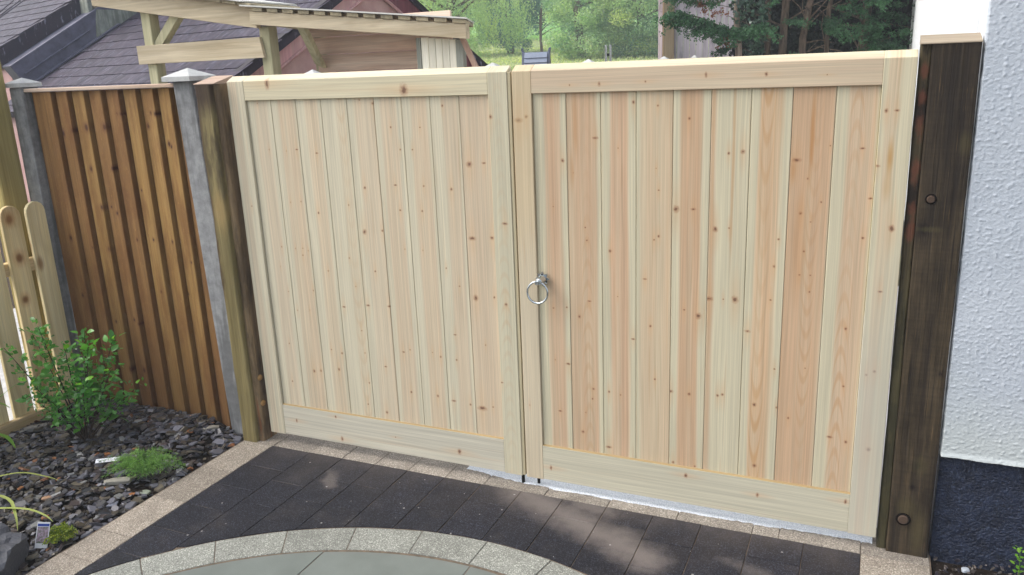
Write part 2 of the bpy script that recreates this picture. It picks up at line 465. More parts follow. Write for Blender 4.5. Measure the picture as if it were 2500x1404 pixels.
# dark pavers in 200 mm columns, cut to the circle
xc = [-1.402, -1.163, -.969, -.777, -.591, -.39, -.2, 0., .2, .4, .605, .806, 1.006, 1.205, 1.41]
ycut = {0: [-.265, -.47, -.66, -.857, -1.056, -1.26, -1.46], 1: [-.355, -.56, -.755, -.95, -1.2], 2: [-.26, -.455, -.655], 3: [-.255, -.455], 4: [-.21, -.41], 5: [-.33], 6: [-.2, -.38], 7: [-.27], 8: [-.2, -.37], 9: [-.17, -.36], 10: [-.24, -.43], 11: [-.21, -.43], 12: [-.22, -.42, -.63], 13: [-.38, -.75, -1.1]}
def arc(x, R=RC):
    return CY+math.sqrt(max(0, R*R-x*x))
for i in range(len(xc)-1):
    a, b = xc[i], xc[i+1]
    cuts = [-.055]+ycut[i]+[-2.07]
    for y1, y0 in zip(cuts[:-1], cuts[1:]):
        xx = [a+(b-a)*k/6 for k in range(7)]
        lo = [(x, max(y0, arc(x))) for x in xx]
        lo = [(x, y) for x, y in lo if y < y1-.004]
        if len(lo) < 2: continue
        x0, x1 = lo[0][0], lo[-1][0]
        def cross(xa, xb):
            for _ in range(30):
                xm = (xa+xb)/2
                if arc(xm) < y1-.004: xa = xm
                else: xb = xm
            return xa
        poly = []
        if x0 > a+1e-6:
            xm = cross(x0, x0-(b-a)/6); poly.append((xm, y1-.004))
        poly += lo
        if x1 < b-1e-6:
            xm = cross(x1, x1+(b-a)/6); poly.append((xm, y1-.004))
        poly += [(x1, y1), (x0, y1)]
        if abs(sum(poly[k][0]*poly[(k+1) % len(poly)][1]-poly[(k+1) % len(poly)][0]*poly[k][1] for k in range(len(poly)))) < .002: continue
        slabpiece('paver', poly, M_paver)
# ring of pale blocks
for k in range(-16, 18):
    a0 = math.radians(78.6+10.4*k); a1 = math.radians(78.6+10.4*(k+1))

    aa = [a0+(a1-a0)*t/4 for t in range(5)]
    slabpiece('ring_block', [((RI+.004)*math.cos(t), CY+(RI+.004)*math.sin(t)) for t in aa][::-1]+[((RC-.004)*math.cos(t), CY+(RC-.004)*math.sin(t)) for t in aa], M_ring)
# smooth slabs inside the circle
for i in range(-3, 3):
    a, b = -.565+.6*i+.6, -.565+.6*i+1.2
    for y1, y0 in ((0, -1.25), (-1.25, -2.07), (-2.07, -2.9), (-2.9, -4.2)):
        R = RI-.006; pts = []
        a_, b_ = max(a, -R), min(b, R)
        if b_-a_ < .02: continue
        xs_ = [a_+(b_-a_)*k/10 for k in range(11)]
        up = [(x, min(y1, arc(x, R))) for x in xs_]; dn = [(x, max(y0, 2*CY-arc(x, R))) for x in xs_]
        pr_ = [(u, d) for u, d in zip(up, dn) if u[1]-d[1] > .002]
        if len(pr_) < 2: continue
        slabpiece('smooth_slab', [d for u, d in pr_]+[u for u, d in pr_][::-1], M_slab, top=-.001)

# pale path behind the gate, seen through the gap below it
g = G('rear_concrete', .9, .2); n = g.noise(scale=12, detail=5)
g.col(g.mix(n, lin(172, 172, 176), lin(205, 205, 208))); g.bump(n, .4, .01)
m = MB(); m.box(-1.49, 1.64, .152, 4.0, -.058, -.004); struct(m.build('rear_path', g.m))
# ragged strip along the threshold; light under the gate put into its white
g = G('lit_ground_white', .9, .2); n = g.noise(scale=240, detail=3)
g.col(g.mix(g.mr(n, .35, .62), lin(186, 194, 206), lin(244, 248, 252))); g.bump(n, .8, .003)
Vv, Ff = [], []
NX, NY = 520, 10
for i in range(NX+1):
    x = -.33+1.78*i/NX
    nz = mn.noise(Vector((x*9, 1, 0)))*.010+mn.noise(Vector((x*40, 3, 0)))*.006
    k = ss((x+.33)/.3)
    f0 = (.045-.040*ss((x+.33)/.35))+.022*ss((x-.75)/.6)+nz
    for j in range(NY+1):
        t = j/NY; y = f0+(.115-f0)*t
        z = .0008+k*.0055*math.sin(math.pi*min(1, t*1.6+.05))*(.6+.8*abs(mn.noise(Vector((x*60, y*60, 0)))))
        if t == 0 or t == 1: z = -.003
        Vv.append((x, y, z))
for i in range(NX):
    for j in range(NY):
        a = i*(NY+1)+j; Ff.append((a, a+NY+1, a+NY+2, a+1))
struct(arr_mesh('lit_ground_strip', Vv, np.array(Ff), g.m, smooth=True), 'stuff')

# ------------------------------------------------------------------ the double gate
KN = [(-1.393,1.245,5),(-1.296,1.728,4),(-1.282,0.346,5),(-1.275,0.133,8),(-1.274,0.55,4),(-1.272,0.948,3),(-1.258,1.515,4),(-1.251,1.048,5),(-1.241,0.823,4),(-1.218,1.815,20),(-1.198,0.73,5),(-1.168,1.044,3),(-1.167,1.268,4),(-1.158,1.509,3),(-1.138,0.418,10),(-1.129,1.013,5),(-1.125,1.047,4),(-1.124,0.738,3),(-1.106,1.273,4),(-1.098,1.516,6),(-1.096,0.425,7),(-1.094,1.037,4),(-1.089,0.839,5),(-1.028,0.19,6),(-1.02,0.544,5),(-1.012,1.222,6),(-1.001,0.073,11),(-0.99,0.944,5),(-0.988,1.5,6),(-0.986,0.444,9),(-0.958,0.532,7),(-0.92,0.771,7),(-0.863,1.014,4),(-0.863,1.015,4),(-0.841,0.878,4),(-0.839,1.265,4),(-0.833,0.281,5),(-0.831,0.66,5),(-0.824,0.548,4),(-0.815,0.395,5),(-0.782,0.79,8),(-0.765,1.143,13),(-0.743,1.346,9),(-0.732,1.733,5),(-0.728,0.252,8),(-0.726,0.959,6),(-0.713,0.491,6),(-0.684,0.133,4),(-0.669,1.153,6),(-0.665,1.717,8),(-0.664,0.795,9),(-0.608,0.576,6),(-0.583,1.614,5),(-0.582,0.377,7),(-0.581,1.362,6),(-0.571,0.591,4),(-0.567,1.25,6),(-0.558,1.073,4),(-0.543,1.518,5),(-0.497,1.77,21),(-0.482,1.518,5),(-0.465,1.073,3),(-0.454,1.25,6),(-0.452,0.591,4),(-0.439,0.376,7),(-0.438,1.361,6),(-0.437,1.613,5),(-0.41,0.574,6),(-0.356,0.363,9),(-0.352,0.998,4),(-0.336,0.113,12),(-0.328,0.568,6),(-0.328,0.689,6),(-0.323,1.702,6),(-0.303,1.35,8),(-0.291,0.919,5),(-0.27,0.356,6),(-0.215,1.139,14),(-0.213,0.871,15),(-0.211,1.458,17),(-0.21,0.346,18),(-0.177,0.655,4),(-0.155,0.36,5),(-0.143,1.464,7),(-0.123,0.881,6),(-0.121,1.145,11),(-0.1,0.491,6),(-0.096,1.654,10),(-0.062,0.857,10),(-0.051,1.213,11),(0.028,1.639,15),(0.032,0.401,3),(0.062,1.653,10),(0.124,0.11,9),(0.152,0.856,5),(0.154,0.623,3),(0.163,1.29,3),(0.171,0.387,6),(0.208,1.478,9),(0.212,0.864,5),(0.213,0.611,9),(0.248,1.771,5),(0.252,1.429,3),(0.267,0.828,7),(0.274,0.304,8),(0.288,0.396,4),(0.299,1.209,4),(0.305,1.156,5),(0.312,0.899,6),(0.319,0.464,5),(0.324,0.51,7),(0.346,1.567,8),(0.368,1.772,6),(0.39,0.249,10),(0.393,0.506,6),(0.402,1.117,8),(0.433,0.928,3),(0.438,1.528,3),(0.443,0.498,4),(0.499,0.752,6),(0.499,1.7,7),(0.546,1.01,6),(0.548,1.776,5),(0.569,0.814,6),(0.582,1.172,5),(0.588,1.452,3),(0.589,0.587,5),(0.593,1.687,5),(0.599,1.368,5),(0.6,1.187,6),(0.652,0.542,11),(0.667,1.297,15),(0.669,0.225,7),(0.705,0.895,5),(0.712,1.638,6),(0.726,0.179,8),(0.73,0.54,9),(0.733,1.298,7),(0.76,0.221,5),(0.761,0.875,15),(0.772,1.793,7),(0.8,0.949,13),(0.817,1.225,12),(0.844,0.549,7),(0.855,0.951,4),(0.859,1.511,6),(0.863,0.555,7),(0.869,1.231,5),(0.899,0.953,15),(0.91,1.517,10),(0.95,0.83,8),(0.982,1.789,6),(0.987,0.529,10),(0.997,0.266,11),(1.015,0.144,7),(1.03,0.962,5),(1.037,1.093,6),(1.049,1.197,5),(1.056,0.687,5),(1.07,0.529,5),(1.096,1.488,12),(1.116,0.491,5),(1.12,1.296,7),(1.128,1.066,5),(1.138,1.422,4),(1.139,1.156,5),(1.156,1.266,4),(1.166,1.004,4),(1.166,1.067,4),(1.167,0.703,4),(1.183,1.781,3),(1.188,1.339,4),(1.207,1.539,3),(1.269,0.434,8),(1.299,0.873,6),(1.305,0.647,6),(1.311,1.53,6),(1.328,0.423,7),(1.333,1.215,6),(1.343,0.178,8),(1.349,1.357,6),(1.361,1.472,7),(1.376,1.658,7),(1.38,0.707,6),(1.403,1.026,6),(1.407,0.723,7),(1.408,0.411,12),(1.409,1.658,6),(1.423,1.256,13)]
CREAM_L, HEART_L = lin(212, 203, 178), lin(210, 188, 161)
CREAM_R, HEART_R = lin(209, 200, 172), lin(206, 174, 143)
def knots_in(x0, x1, z0, z1, L, swap=False):
    out = [(x-L[0], z-L[2], r/1000) for x, z, r in KN if x0 <= x <= x1 and z0 <= z <= z1]
    return [(b, a, r) for a, b, r in out] if swap else out
ZB, ZT, TH = .045, 1.83, .046
PB, PT = .212, 1.742            # visible panel bottom / top
def bevel_top(m, x0, x1, y0, y1, z0, z1):
    # weathered top falling towards the front
    m.solid([(x0, y0, z0), (x1, y0, z0), (x1, y1, z0), (x0, y1, z0)], [(x0, y0, z1), (x1, y0, z1), (x1, y1, z1+.024), (x0, y1, z1+.024)])
def leaf_gate(side, label):
    L = ((-.73, .02, ZB) if side < 0 else (.73, .02, ZB))
    t = thing('gate_leaf', label, 'gate', L, 'pair of new timber gate leaves')
    cream, heart = (CREAM_L, HEART_L) if side < 0 else (CREAM_R, HEART_R)
    if side < 0: so, si, pi_, po = -1.452, -.0175, -.104, -1.357     # outer edge, inner edge, panel inner/outer edges
    else: so, si, pi_, po = 1.459, .004, .086, 1.358
    def mk(nm, x0, x1, z0, z1, y0, horiz=False, hearts=None, top=False, **k):
        kn = knots_in(x0, x1, z0, z1, L, horiz)
        mt = pine('pine_'+nm, kn, k.pop('cream', cream), k.pop('heartc', heart), hearts, horiz, **k)
        m = MB()
        if top: bevel_top(m, x0, x1, y0, TH, z0, z1)
        else: m.box(x0, x1, y0, TH, z0, z1)
        return m.build(nm, mt, t, bevel=.0018)
    lo, hi = min(so, po), max(so, po)
    grey = lin(188, 186, 176)
    def whiten(g, c):
        z = g.xyz()[2]
        return g.mix(g.mr(g.m_('ADD', z, g.m_('MULTIPLY', g.noise(g.scale((9, 1, 2)), 1., 3), .5)), .75, 1.55, .5, 0., True), c, grey)
    def amber(g, c):
        o = g.xyz()
        c = whiten(g, c)
        for (ax, az, sx, sz, k) in ((1.40-L[0], 1.50-ZB, .014, .09, .75), (1.398-L[0], 1.40-ZB, .02, .07, .35)):
            d = g.v_('LENGTH', g.comb(g.m_('DIVIDE', g.m_('SUBTRACT', o[0], ax), sx), g.m_('DIVIDE', g.m_('SUBTRACT', o[2], az), sz), 0.))
            c = g.mix(g.mr(d, 0., 1.1, k, 0., True), c, lin(186, 140, 70))
        return c
    mk('stile', lo, hi, ZB, ZT, 0, hearts=(lo-L[0]+.02, lo-L[0]+.055), top=True, stain=.3, hstr=.5, ww=amber if side > 0 else None)
    lo, hi = min(si, pi_), max(si, pi_)
    if side < 0: mk('meeting_stile', lo, hi, ZB, ZT, 0, hearts=None, top=True, stain=.25, cath=(-.062-L[0], 900, 14, .35), cream=lin(206, 198, 172))
    else:
        def orange(g, c):
            z = g.xyz()[2]
            return g.mix(g.mr(g.m_('ADD', z, g.m_('MULTIPLY', g.noise(g.scale((14, 1, 3)), 1., 4), .5)), 1.05, 1.6, 0., .38, True), c, lin(206, 180, 136))
        mk('meeting_stile', lo, hi, ZB, ZT, 0, hearts=None, top=True, stain=.35, cream=lin(206, 192, 166), ww=orange)
    lo, hi = min(pi_, po), max(pi_, po)
    mk('top_rail', lo, hi, PT, ZT, .0008, True, hearts=None if side < 0 else (PT-ZB-.01, ZT-ZB+.01), top=True, stain=.2, cream=lin(218, 208, 178) if side < 0 else cream, heartc=heart if side < 0 else lin(208, 186, 160), hstr=.9)
    mk('bottom_rail', lo, hi, ZB+.003, PB, .0008, True, stain=.2, cream=lin(206, 200, 182) if side < 0 else lin(204, 198, 176))
    # pale chamfer strip where the bottom rail meets the boards
    m = MB(); m.solid([(lo, .001, PB-.0005), (hi, .001, PB-.0005), (hi, .014, PB-.0005), (lo, .014, PB-.0005)], [(lo, .0045, PB+.001), (hi, .0045, PB+.001), (hi, .012, PB+.0035), (lo, .012, PB+.0035)])
    m.build('rail_chamfer', pine('pine_fresh_cut', [], lin(168, 146, 106), lin(168, 146, 106), None, True), t)
    # nine V-jointed boards
    n = 9; wdt = (hi-lo)/n
    if side < 0:
        hb = [(.3, .85, .5), (.25, .95, .8), (.35, .88, .7), (.55, .93, .45), (.28, 1.1, .6), (.2, .82, .8), (.3, .9, .85), (.4, .92, .75), (-.2, 1.2, .85)]
        ca = {3: (.75, .3)}
    else:
        hb = [(.3, .84, 1.), (-.2, .88, 1.), (.24, .78, 1.), (.12, 1.2, .6), (.2, .8, 1.05), (-.2, .16, .8), (.22, .78, .95), (-.2, 1.0, 1.15), (.3, .95, .75)]
        ca = {6: (.42, .7), 8: (.5, .55), 1: (.55, .3), 7: (.6, .4)}
    for i in range(n):
        a, b = lo+i*wdt, lo+(i+1)*wdt
        h = hb[i]; hr = (a-L[0]+h[0]*wdt, a-L[0]+h[1]*wdt)
        kn = knots_in(a+.0005, b-.0005, PB+.004, PT-.004, L)
        ct = (a-L[0]+ca[i][0]*wdt, 1500 if side > 0 else 900, rnd.choice((-1, 1))*rnd.uniform(7, 12), ca[i][1]) if i in ca else None
        q_ = rnd.uniform(.95, 1.04); hc = (heart[0]*q_, heart[1]*q_*rnd.uniform(.99, 1.02), heart[2]*q_*rnd.uniform(.96, 1.01), 1)
        def blotch(g, c, i=i, a=a):
            if side > 0 and i in (1, 5, 7):
                o = g.xyz()
                spec_ = {1: ((a+.035, 1.60, .016, .16, .5), (a+.02, 1.45, .012, .1, .4)), 5: ((a+.083, 1.5, .008, .5, .55), (a+.01, 1.3, .008, .9, .35)), 7: ((a+.07, 1.55, .010, .26, .8), (a+.012, 1.45, .012, .07, .6), (a+.05, 1.2, .03, .3, .3))}[i]
                for ax, az, sx, sz, k in spec_:
                    nz = g.m_('MULTIPLY', g.m_('SUBTRACT', g.noise(g.scale((20, 1, 4)), 1., 3), .5), 1.2)
                    d = g.m_('ADD', nz, g.v_('LENGTH', g.comb(g.m_('DIVIDE', g.m_('SUBTRACT', o[0], ax-L[0]), sx), g.m_('DIVIDE', g.m_('SUBTRACT', o[2], az-ZB), sz), 0.)))
                    c = g.mix(g.mr(d, .1, 1.2, k, 0., True), c, lin(184, 134, 84))
            return c
        mt = pine('pine_board', kn, cream, hc, hr, False, ct, stain=.28, hstr=h[2], ww=blotch)
        m = MB(); v = .0035; y0, y1 = .0125, .034
        jy = rnd.uniform(-.0006, .0006)
        prof = [(a+.0005, y0+v*.8+jy), (a+v*.8, y0+jy), (b-v*.8, y0+jy), (b-.0005, y0+v*.8+jy), (b-.0005, y1), (a+.0005, y1)]
        m.solid([(x, y, PB-.01) for x, y in prof], [(x, y, PT+.008) for x, y in prof])
        m.build('board', mt, t)
    # framing behind the boards (brace rails on the far side)
    fr = pine('pine_rear', [], cream, heart)
    boxpart('rear_rail', fr, t, (lo, hi, .0345, TH-.002, .92, 1.05))
    return t
gl = leaf_gate(-1, 'left leaf of the new pine gate, without a handle, next to the brown fence')
gr = leaf_gate(1, 'right leaf of the new pine gate, with the steel ring handle')
dk = pine('pine_strip', [], lin(196, 184, 152), HEART_R)
boxpart('cover_strip', dk, gl, (-.0168, -.0030, .0035, TH, ZB+.004, ZT-.002), bevel=.0015)
boxpart('rebate', pine('pine_rebate', [], lin(150, 104, 62), lin(150, 104, 62)), gl, (-.0029, .0034, .026, TH, ZB+.01, ZT-.01), bevel=0)
# small dark drop-bolt guides under the meeting stiles
g = G('dark_iron', .5, .5); g.col(lin(28, 28, 30)); g.b.inputs['Metallic'].default_value = .6; M_iron = g.m
m = MB(); m.tube([(-.022, .02, -.002), (-.022, .02, ZB-.001)], .008, 10); m.build('drop_bolt', M_iron, gl)
m = MB(); m.tube([(.055, .02, .012), (.055, .02, ZB-.001)], .007, 10); m.build('drop_bolt', M_iron, gr)

# ring latch
g = G('galvanised_steel', .22, .5); g.b.inputs['Metallic'].default_value = 1.0
g.col(g.mix(g.noise(scale=90, detail=3), lin(176, 186, 192), lin(222, 228, 232))); M_steel = g.m
h = thing('ring_handle', 'shiny steel ring latch handle on the meeting stile of the right gate leaf', 'gate handle', (.112, 0, .985))
m = MB(); n = 64; b0, b1 = [], []
for k in range(n):
    a = 2*math.pi*k/n; r = .027+.005*math.cos(8*a)
    b0.append((.112+r*math.cos(a), -.0005, .985+r*math.sin(a))); b1.append((.112+r*.93*math.cos(a), -.0045, .985+r*.93*math.sin(a)))
m.solid(b0[::-1], b1[::-1]); m.build('rosette', M_steel, h)
m = MB(); m.tube([(.112, -.004, .985), (.112, -.012, .984), (.111, -.022, .983), (.110, -.032, .981), (.108, -.040, .979), (.108, -.043, .979)], [.019, .018, .013, .014, .0135, .009], 20, cap=True); m.build('boss', M_steel, h, smooth=True)
m = MB(); m.box(.093, .112, -.046, -.031, .968, .986); m.build('collar', M_steel, h, bevel=.003, seg=2)
m = MB(); pts = []
for k in range(49):
    a = math.pi/2+2*math.pi*k/48; pts.append((.102+.0455*math.cos(a), -.039+.004*math.sin(a), .934+.0455*math.sin(a)))
m.tube(pts, .0046, 12, cap=False); m.build('ring', M_steel, h, smooth=True)
for (sx, sz) in ((.112, 1.004), (.094, .972), (.131, .974)):
    m = MB(); m.tube([(sx, -.004, sz), (sx, -.0062, sz)], .003, 8); m.build('screw', M_iron, h)

# ------------------------------------------------------------------ gate posts: old sleepers
def zmask(g, z0, z1, k=1.0, amp=.5, sc=(9, 9, 2.5)):
    z = g.xyz()[2]
    return g.mr(g.m_('ADD', z, g.m_('MULTIPLY', g.m_('SUBTRACT', g.noise(g.scale(sc), 1.0, 4, .6), .5), amp)), z0, z1, 0., k, True)
def ex_R(g, c, fine, med, big):
    mt_ = g.noise(g.scale((16, 16, 6), None, (1, 2, 3)), 1.0, 5, .7)
    c = g.mix(g.mr(mt_, .3, .7, .0, .6), tuple(q*.5 for q in lin(60, 52, 42)[:3])+(1,), c) if False else g.mix(1.0, c, g.gray(g.mr(mt_, .3, .7), .55, 1.5), 'MULTIPLY')
    saw = g.noise(g.scale((3, 3, 90)), 1.0, 2, .5)
    c = g.mix(1.0, c, g.gray(g.mr(saw, .3, .7), .88, 1.1), 'MULTIPLY')
    c = g.mix(zmask(g, 1.0, 1.8, .6), c, lin(28, 22, 20))
    lines = g.noise(g.scale((260, 60, 5)), 1.0, 3, .7)
    c = g.mix(g.mr(lines, .62, .74, 0., .75, True), c, lin(118, 96, 66))
    c = g.mix(g.mr(g.noise(g.scale((190, 60, 2.2), None, (3, 0, 0)), 1.0, 3, .6), .58, .7, 0., .8, True), c, lin(22, 18, 16))
    for kx, kz, sx, sz in ((-.022, 1.258, .05, .012), (.06, 1.55, .02, .05), (.028, .373, .03, .05), (-.004, .20, .04, .05), (.04, .10, .03, .12)):
        o = g.xyz(); n = g.m_('MULTIPLY', g.m_('SUBTRACT', fine, .5), 1.2)
        d = g.m_('ADD', n, g.v_('LENGTH', g.comb(g.m_('DIVIDE', g.m_('SUBTRACT', o[0], kx), sx), g.m_('DIVIDE', g.m_('SUBTRACT', o[2], kz), sz), 0.)))
        c = g.mix(g.mr(d, .2, 1.2, .38, 0., True), c, lin(92, 84, 54))
    return c
def ex_R2(g, c, fine, med, big):
    c = g.mix(g.mr(g.noise(g.scale((20, 20, 7)), 1.0, 4, .65), .46, .6, 0., .8, True), c, lin(30, 24, 22))
    o = g.xyz()
    for kz, sz in ((1.79, .035), (1.70, .03), (1.60, .06), (1.45, .06), (1.25, .06), (1.33, .03)):
        n = g.m_('MULTIPLY', g.m_('SUBTRACT', g.noise(g.scale((40, 40, 22)), 1.0, 4, .7), .5), 2.2)
        d = g.m_('ADD', n, g.v_('LENGTH', g.comb(g.m_('DIVIDE', g.m_('SUBTRACT', o[0], -.078), .018), g.m_('DIVIDE', g.m_('SUBTRACT', o[2], kz), sz), 0.)))
        c = g.mix(g.mr(d, .2, 1.1, .7, 0., True), c, lin(108, 64, 48))
    return g.mix(g.m_('MULTIPLY', g.m_('SUBTRACT', 1., zmask(g, .7, 1.3, 1.)), .5), c, lin(70, 68, 44))
def ex_L(g, c, fine, med, big):
    mott = g.noise(g.scale((26, 26, 5)), 1.0, 5, .65)
    m = g.m_('MULTIPLY', zmask(g, 1.0, 1.5, 1.), g.mr(mott, .4, .64, 0., .7, True))
    c = g.mix(m, c, lin(66, 54, 42))
    c = g.mix(zmask(g, 1.62, 1.78, .85, .15), c, lin(60, 44, 36))
    o = g.xyz()
    d = g.v_('LENGTH', g.comb(g.m_('DIVIDE', g.m_('SUBTRACT', o[0], -.01), .05), g.m_('DIVIDE', g.m_('SUBTRACT', o[2], 1.22), .12), 0.))
    c = g.mix(g.mr(g.m_('ADD', d, g.m_('SUBTRACT', mott, .5)), .3, 1.2, .5, 0., True), c, lin(178, 150, 98))
    # dark left edge band
    c = g.mix(g.m_('MULTIPLY', g.mr(g.m_('ADD', o[0], g.m_('MULTIPLY', g.m_('SUBTRACT', mott, .5), .06)), -.062, -.042, .8, 0., True), zmask(g, .55, .95, 1.)), c, lin(66, 46, 34))
    return c
def ex_L2(g, c, fine, med, big):
    mott = g.noise(g.scale((18, 18, 4), None, (2, 1, 5)), 1.0, 5, .65)
    c = g.mix(g.mr(mott, .44, .62, 0., .55, True), c, lin(56, 44, 36))
    c = g.mix(g.mr(g.noise(g.scale((30, 30, 3), None, (7, 1, 5)), 1.0, 4), .6, .7, 0., .6, True), c, lin(126, 74, 44))
    return c
M_slpR = timber('old_dark_sleeper', lin(46, 38, 30), lin(80, 68, 50), 'z', 0, 1.2, 1.0, (20, 15, 13), .7, .3, .1, None, .9,
                knotlist=[(1.523-1.56, 1.258, .022), (1.577-1.56, .373, .012), (1.568-1.56, .284, .010), (1.62-1.56, .74, .007)], extra=ex_R)
M_slpR2 = timber('wane_edge_sleeper', lin(56, 48, 36), lin(88, 78, 52), 'z', 0, 1.5, 1.0, (24, 16, 14), .75, .3, .1, None, 1.0, extra=ex_R2)
M_cut = timber('fresh_cut_end', lin(150, 136, 118), lin(172, 158, 138), 'x', 0, 1, .8)
def post_top(t, x0, x1, y0, y1, z, rise, mat=None):
    m = MB(); m.solid([(x0, y0, z), (x1, y0, z), (x1, y1, z), (x0, y1, z)], [(x0, y0, z+.003), (x1, y0, z+.003), (x1, y1, z+rise), (x0, y1, z+rise)])
    m.build('cut_top', mat or M_cut, t)
t = thing('gate_post', 'dark old sleeper gate post with bolt heads, standing against the white house wall', 'gate post', (1.56, .05, 0))
def rough_post(nm, x0, x1, y0, y1, z0, z1, mat, t, amp=.004, nseg=60, rad=.012, drop=0):
    """timber with slightly uneven rounded arrises"""
    V, F = [], []; ring = []
    for cx, cy, a0 in ((x1-rad, y0+rad, -90), (x1-rad, y1-rad, 0), (x0+rad, y1-rad, 90), (x0+rad, y0+rad, 180)):
        for k in range(4):
            a = math.radians(a0+30*k); ring.append((cx+rad*math.cos(a), cy+rad*math.sin(a)))
    n = len(ring); sd_ = rnd.random()*99
    for i in range(nseg+1):
        z = z0+(z1-z0)*i/nseg
        for (x, y) in ring:
            nn = mn.noise(Vector((x*9+sd_, y*9, z*3.1)))*amp+mn.noise(Vector((x*40+sd_, y*40, z*14)))*amp*.35
            mx_, my_ = (x0+x1)/2, (y0+y1)/2; d = Vector((x-mx_, y-my_)); d.normalize()
            V.append((x+d.x*(nn-amp*.6), y+d.y*(nn-amp*.6), z))
    for i in range(nseg):
        for k in range(n):
            l = (k+1) % n; F.append((i*n+k, i*n+l, (i+1)*n+l, (i+1)*n+k))
    m = MB(); m.v = V; m.f = F+[tuple(range(n-1, -1, -1)), tuple(range(nseg*n, nseg*n+n))]; m.c = [None]*len(m.f)
    return m.build(nm, mat, t, smooth=False)
rough_post('sleeper', 1.4965, 1.641, -.004, .105, -.03, 1.868, M_slpR, t, .002, 70, .006)
rough_post('sleeper', 1.4625, 1.4995, .008, .105, -.03, 1.868, M_slpR2, t, .006, 90, .008)
post_top(t, 1.4635, 1.640, -.006, .104, 1.868, .030)
M_rust = timber('bolt_wood', lin(74, 60, 50), lin(98, 80, 68), 'z', 0)
g = G('bolt_hole', .9, .1); g.col(lin(20, 15, 13)); M_hole = g.m
for bx, bz, r in ((1.536, 1.362, .013), (1.547, .146, .0185)):
    m = MB(); m.tube([(bx, -.0030, bz), (bx, -.0066, bz)], [r*1.4, r*1.32], 24); m.build('counterbore', M_hole, t)
    m = MB(); m.tube([(bx, -.0066, bz), (bx, -.0105, bz)], [r, r*.8], 18); m.build('bolt_head', M_rust, t)

M_slpL = timber('old_light_sleeper', lin(116, 104, 66), lin(150, 136, 94), 'z', 0, 1.2, .9, (50, 40, 30), .7, .3, .1, [(lin(104, 104, 56), .55, .72, 5)], .7, extra=ex_L)
M_slpL2 = timber('old_brown_sleeper', lin(124, 102, 76), lin(162, 138, 104), 'z', 0, 1.3, 1.0, (36, 26, 18), .7, .3, .1, None, .8, extra=ex_L2)
t = thing('gate_post', 'green-brown old sleeper gate post between the concrete fence post and the left gate leaf', 'gate post', (-1.53, .0, 0))
rough_post('sleeper', -1.600, -1.500, -.062, .03, -.03, 1.822, M_slpL, t, .005, 90, .014)
rough_post('sleeper', -1.570, -1.471, -.036, .078, -.03, 1.822, M_slpL2, t, .005, 90, .014)
post_top(t, -1.598, -1.476, -.060, .076, 1.823, .036, timber('pink_cut_end', lin(186, 158, 140), lin(204, 180, 160), 'x', 0, 1, .5))
g = G('pale_knot', .7, .2); g.col(g.mix(g.noise(scale=60, detail=3), lin(150, 110, 66), lin(188, 150, 98))); M_pk = g.m
for kz in (.35, .209):
    m = MB(); m.tube([(-1.480, -.008, kz), (-1.4665, -.008, kz)], [.02, .013], 14); m.build('knot', M_pk, t, smooth=True)

# ------------------------------------------------------------------ left fence
M_conc = None
def concrete(name, a, b_, sc=1.0, stain=None):
    g = G(name, .85, .25)
    n = g.noise(scale=8*sc, detail=5, rough=.65); f = g.noise(scale=190, detail=3)
    c = g.mix(g.mr(n, .3, .7), a, b_); c = g.mix(1.0, c, g.gray(f, .86, 1.12), 'MULTIPLY')
    if stain:
        s = g.noise(g.scale((14, 14, 1.2)), 1.0, 4, .6)
        c = g.mix(g.mr(s, .46, .6, 0., .6, True), c, stain)
    g.col(c); g.bump(g.m_('ADD', f, n), .4, .004); return g.m
M_conc = concrete('post_concrete', lin(124, 125, 126), lin(166, 167, 168), 2.2, lin(92, 92, 92))
M_cap = concrete('cap_concrete', lin(170, 172, 172), lin(205, 206, 204))
def pyramid(m, x0, x1, y0, y1, z0, z1, za):
    m.box(x0, x1, y0, y1, z0, z1)
    cx, cy = (x0+x1)/2, (y0+y1)/2
    q = [(x0, y0, z1+.0005), (x1, y0, z1+.0005), (x1, y1, z1+.0005), (x0, y1, z1+.0005)]
    for k in range(4): m.face([q[k], q[(k+1) % 4], (cx, cy, za)])
def cpost(label, x0, x1, lean, y0=.0, y1=.1, z1=1.845, cap=.115, group=None, base=-.06):
    t = thing('concrete_fence_post', label, 'fence post', ((x0+x1)/2, (y0+y1)/2, 0), group)
    m = MB(); m.solid([(x0+lean, y0, base), (x1+lean, y0, base), (x1+lean, y1, base), (x0+lean, y1, base)], [(x0, y0, z1), (x1, y0, z1), (x1, y1, z1), (x0, y1, z1)])
    m.build('shaft', M_conc, t, bevel=.006, seg=2)
    cx, cy = (x0+x1)/2, (y0+y1)/2
    m = MB(); pyramid(m, cx-cap, cx+cap, cy-cap, cy+cap, z1+.0005, z1+.022, z1+.022+cap*.45); m.build('cap', M_cap, t)
    return t
cpost('grey concrete fence post with pyramid cap beside the left sleeper gate post', -1.787, -1.668, .066, .0, .1, 1.84, .088)
cpost('thin grey concrete post at the far left end of the brown closeboard fence', -2.965, -2.862, -.02, .0, .1, 1.84, .064)
t = thing('closeboard_fence', 'brown feather-edge fence panel between the two grey concrete posts', 'fence', (-2.3, .05, 0))
M_fence = timber('fence_rail_wood', lin(120, 82, 40), lin(156, 110, 56), 'z', 0, 2.2, .7)
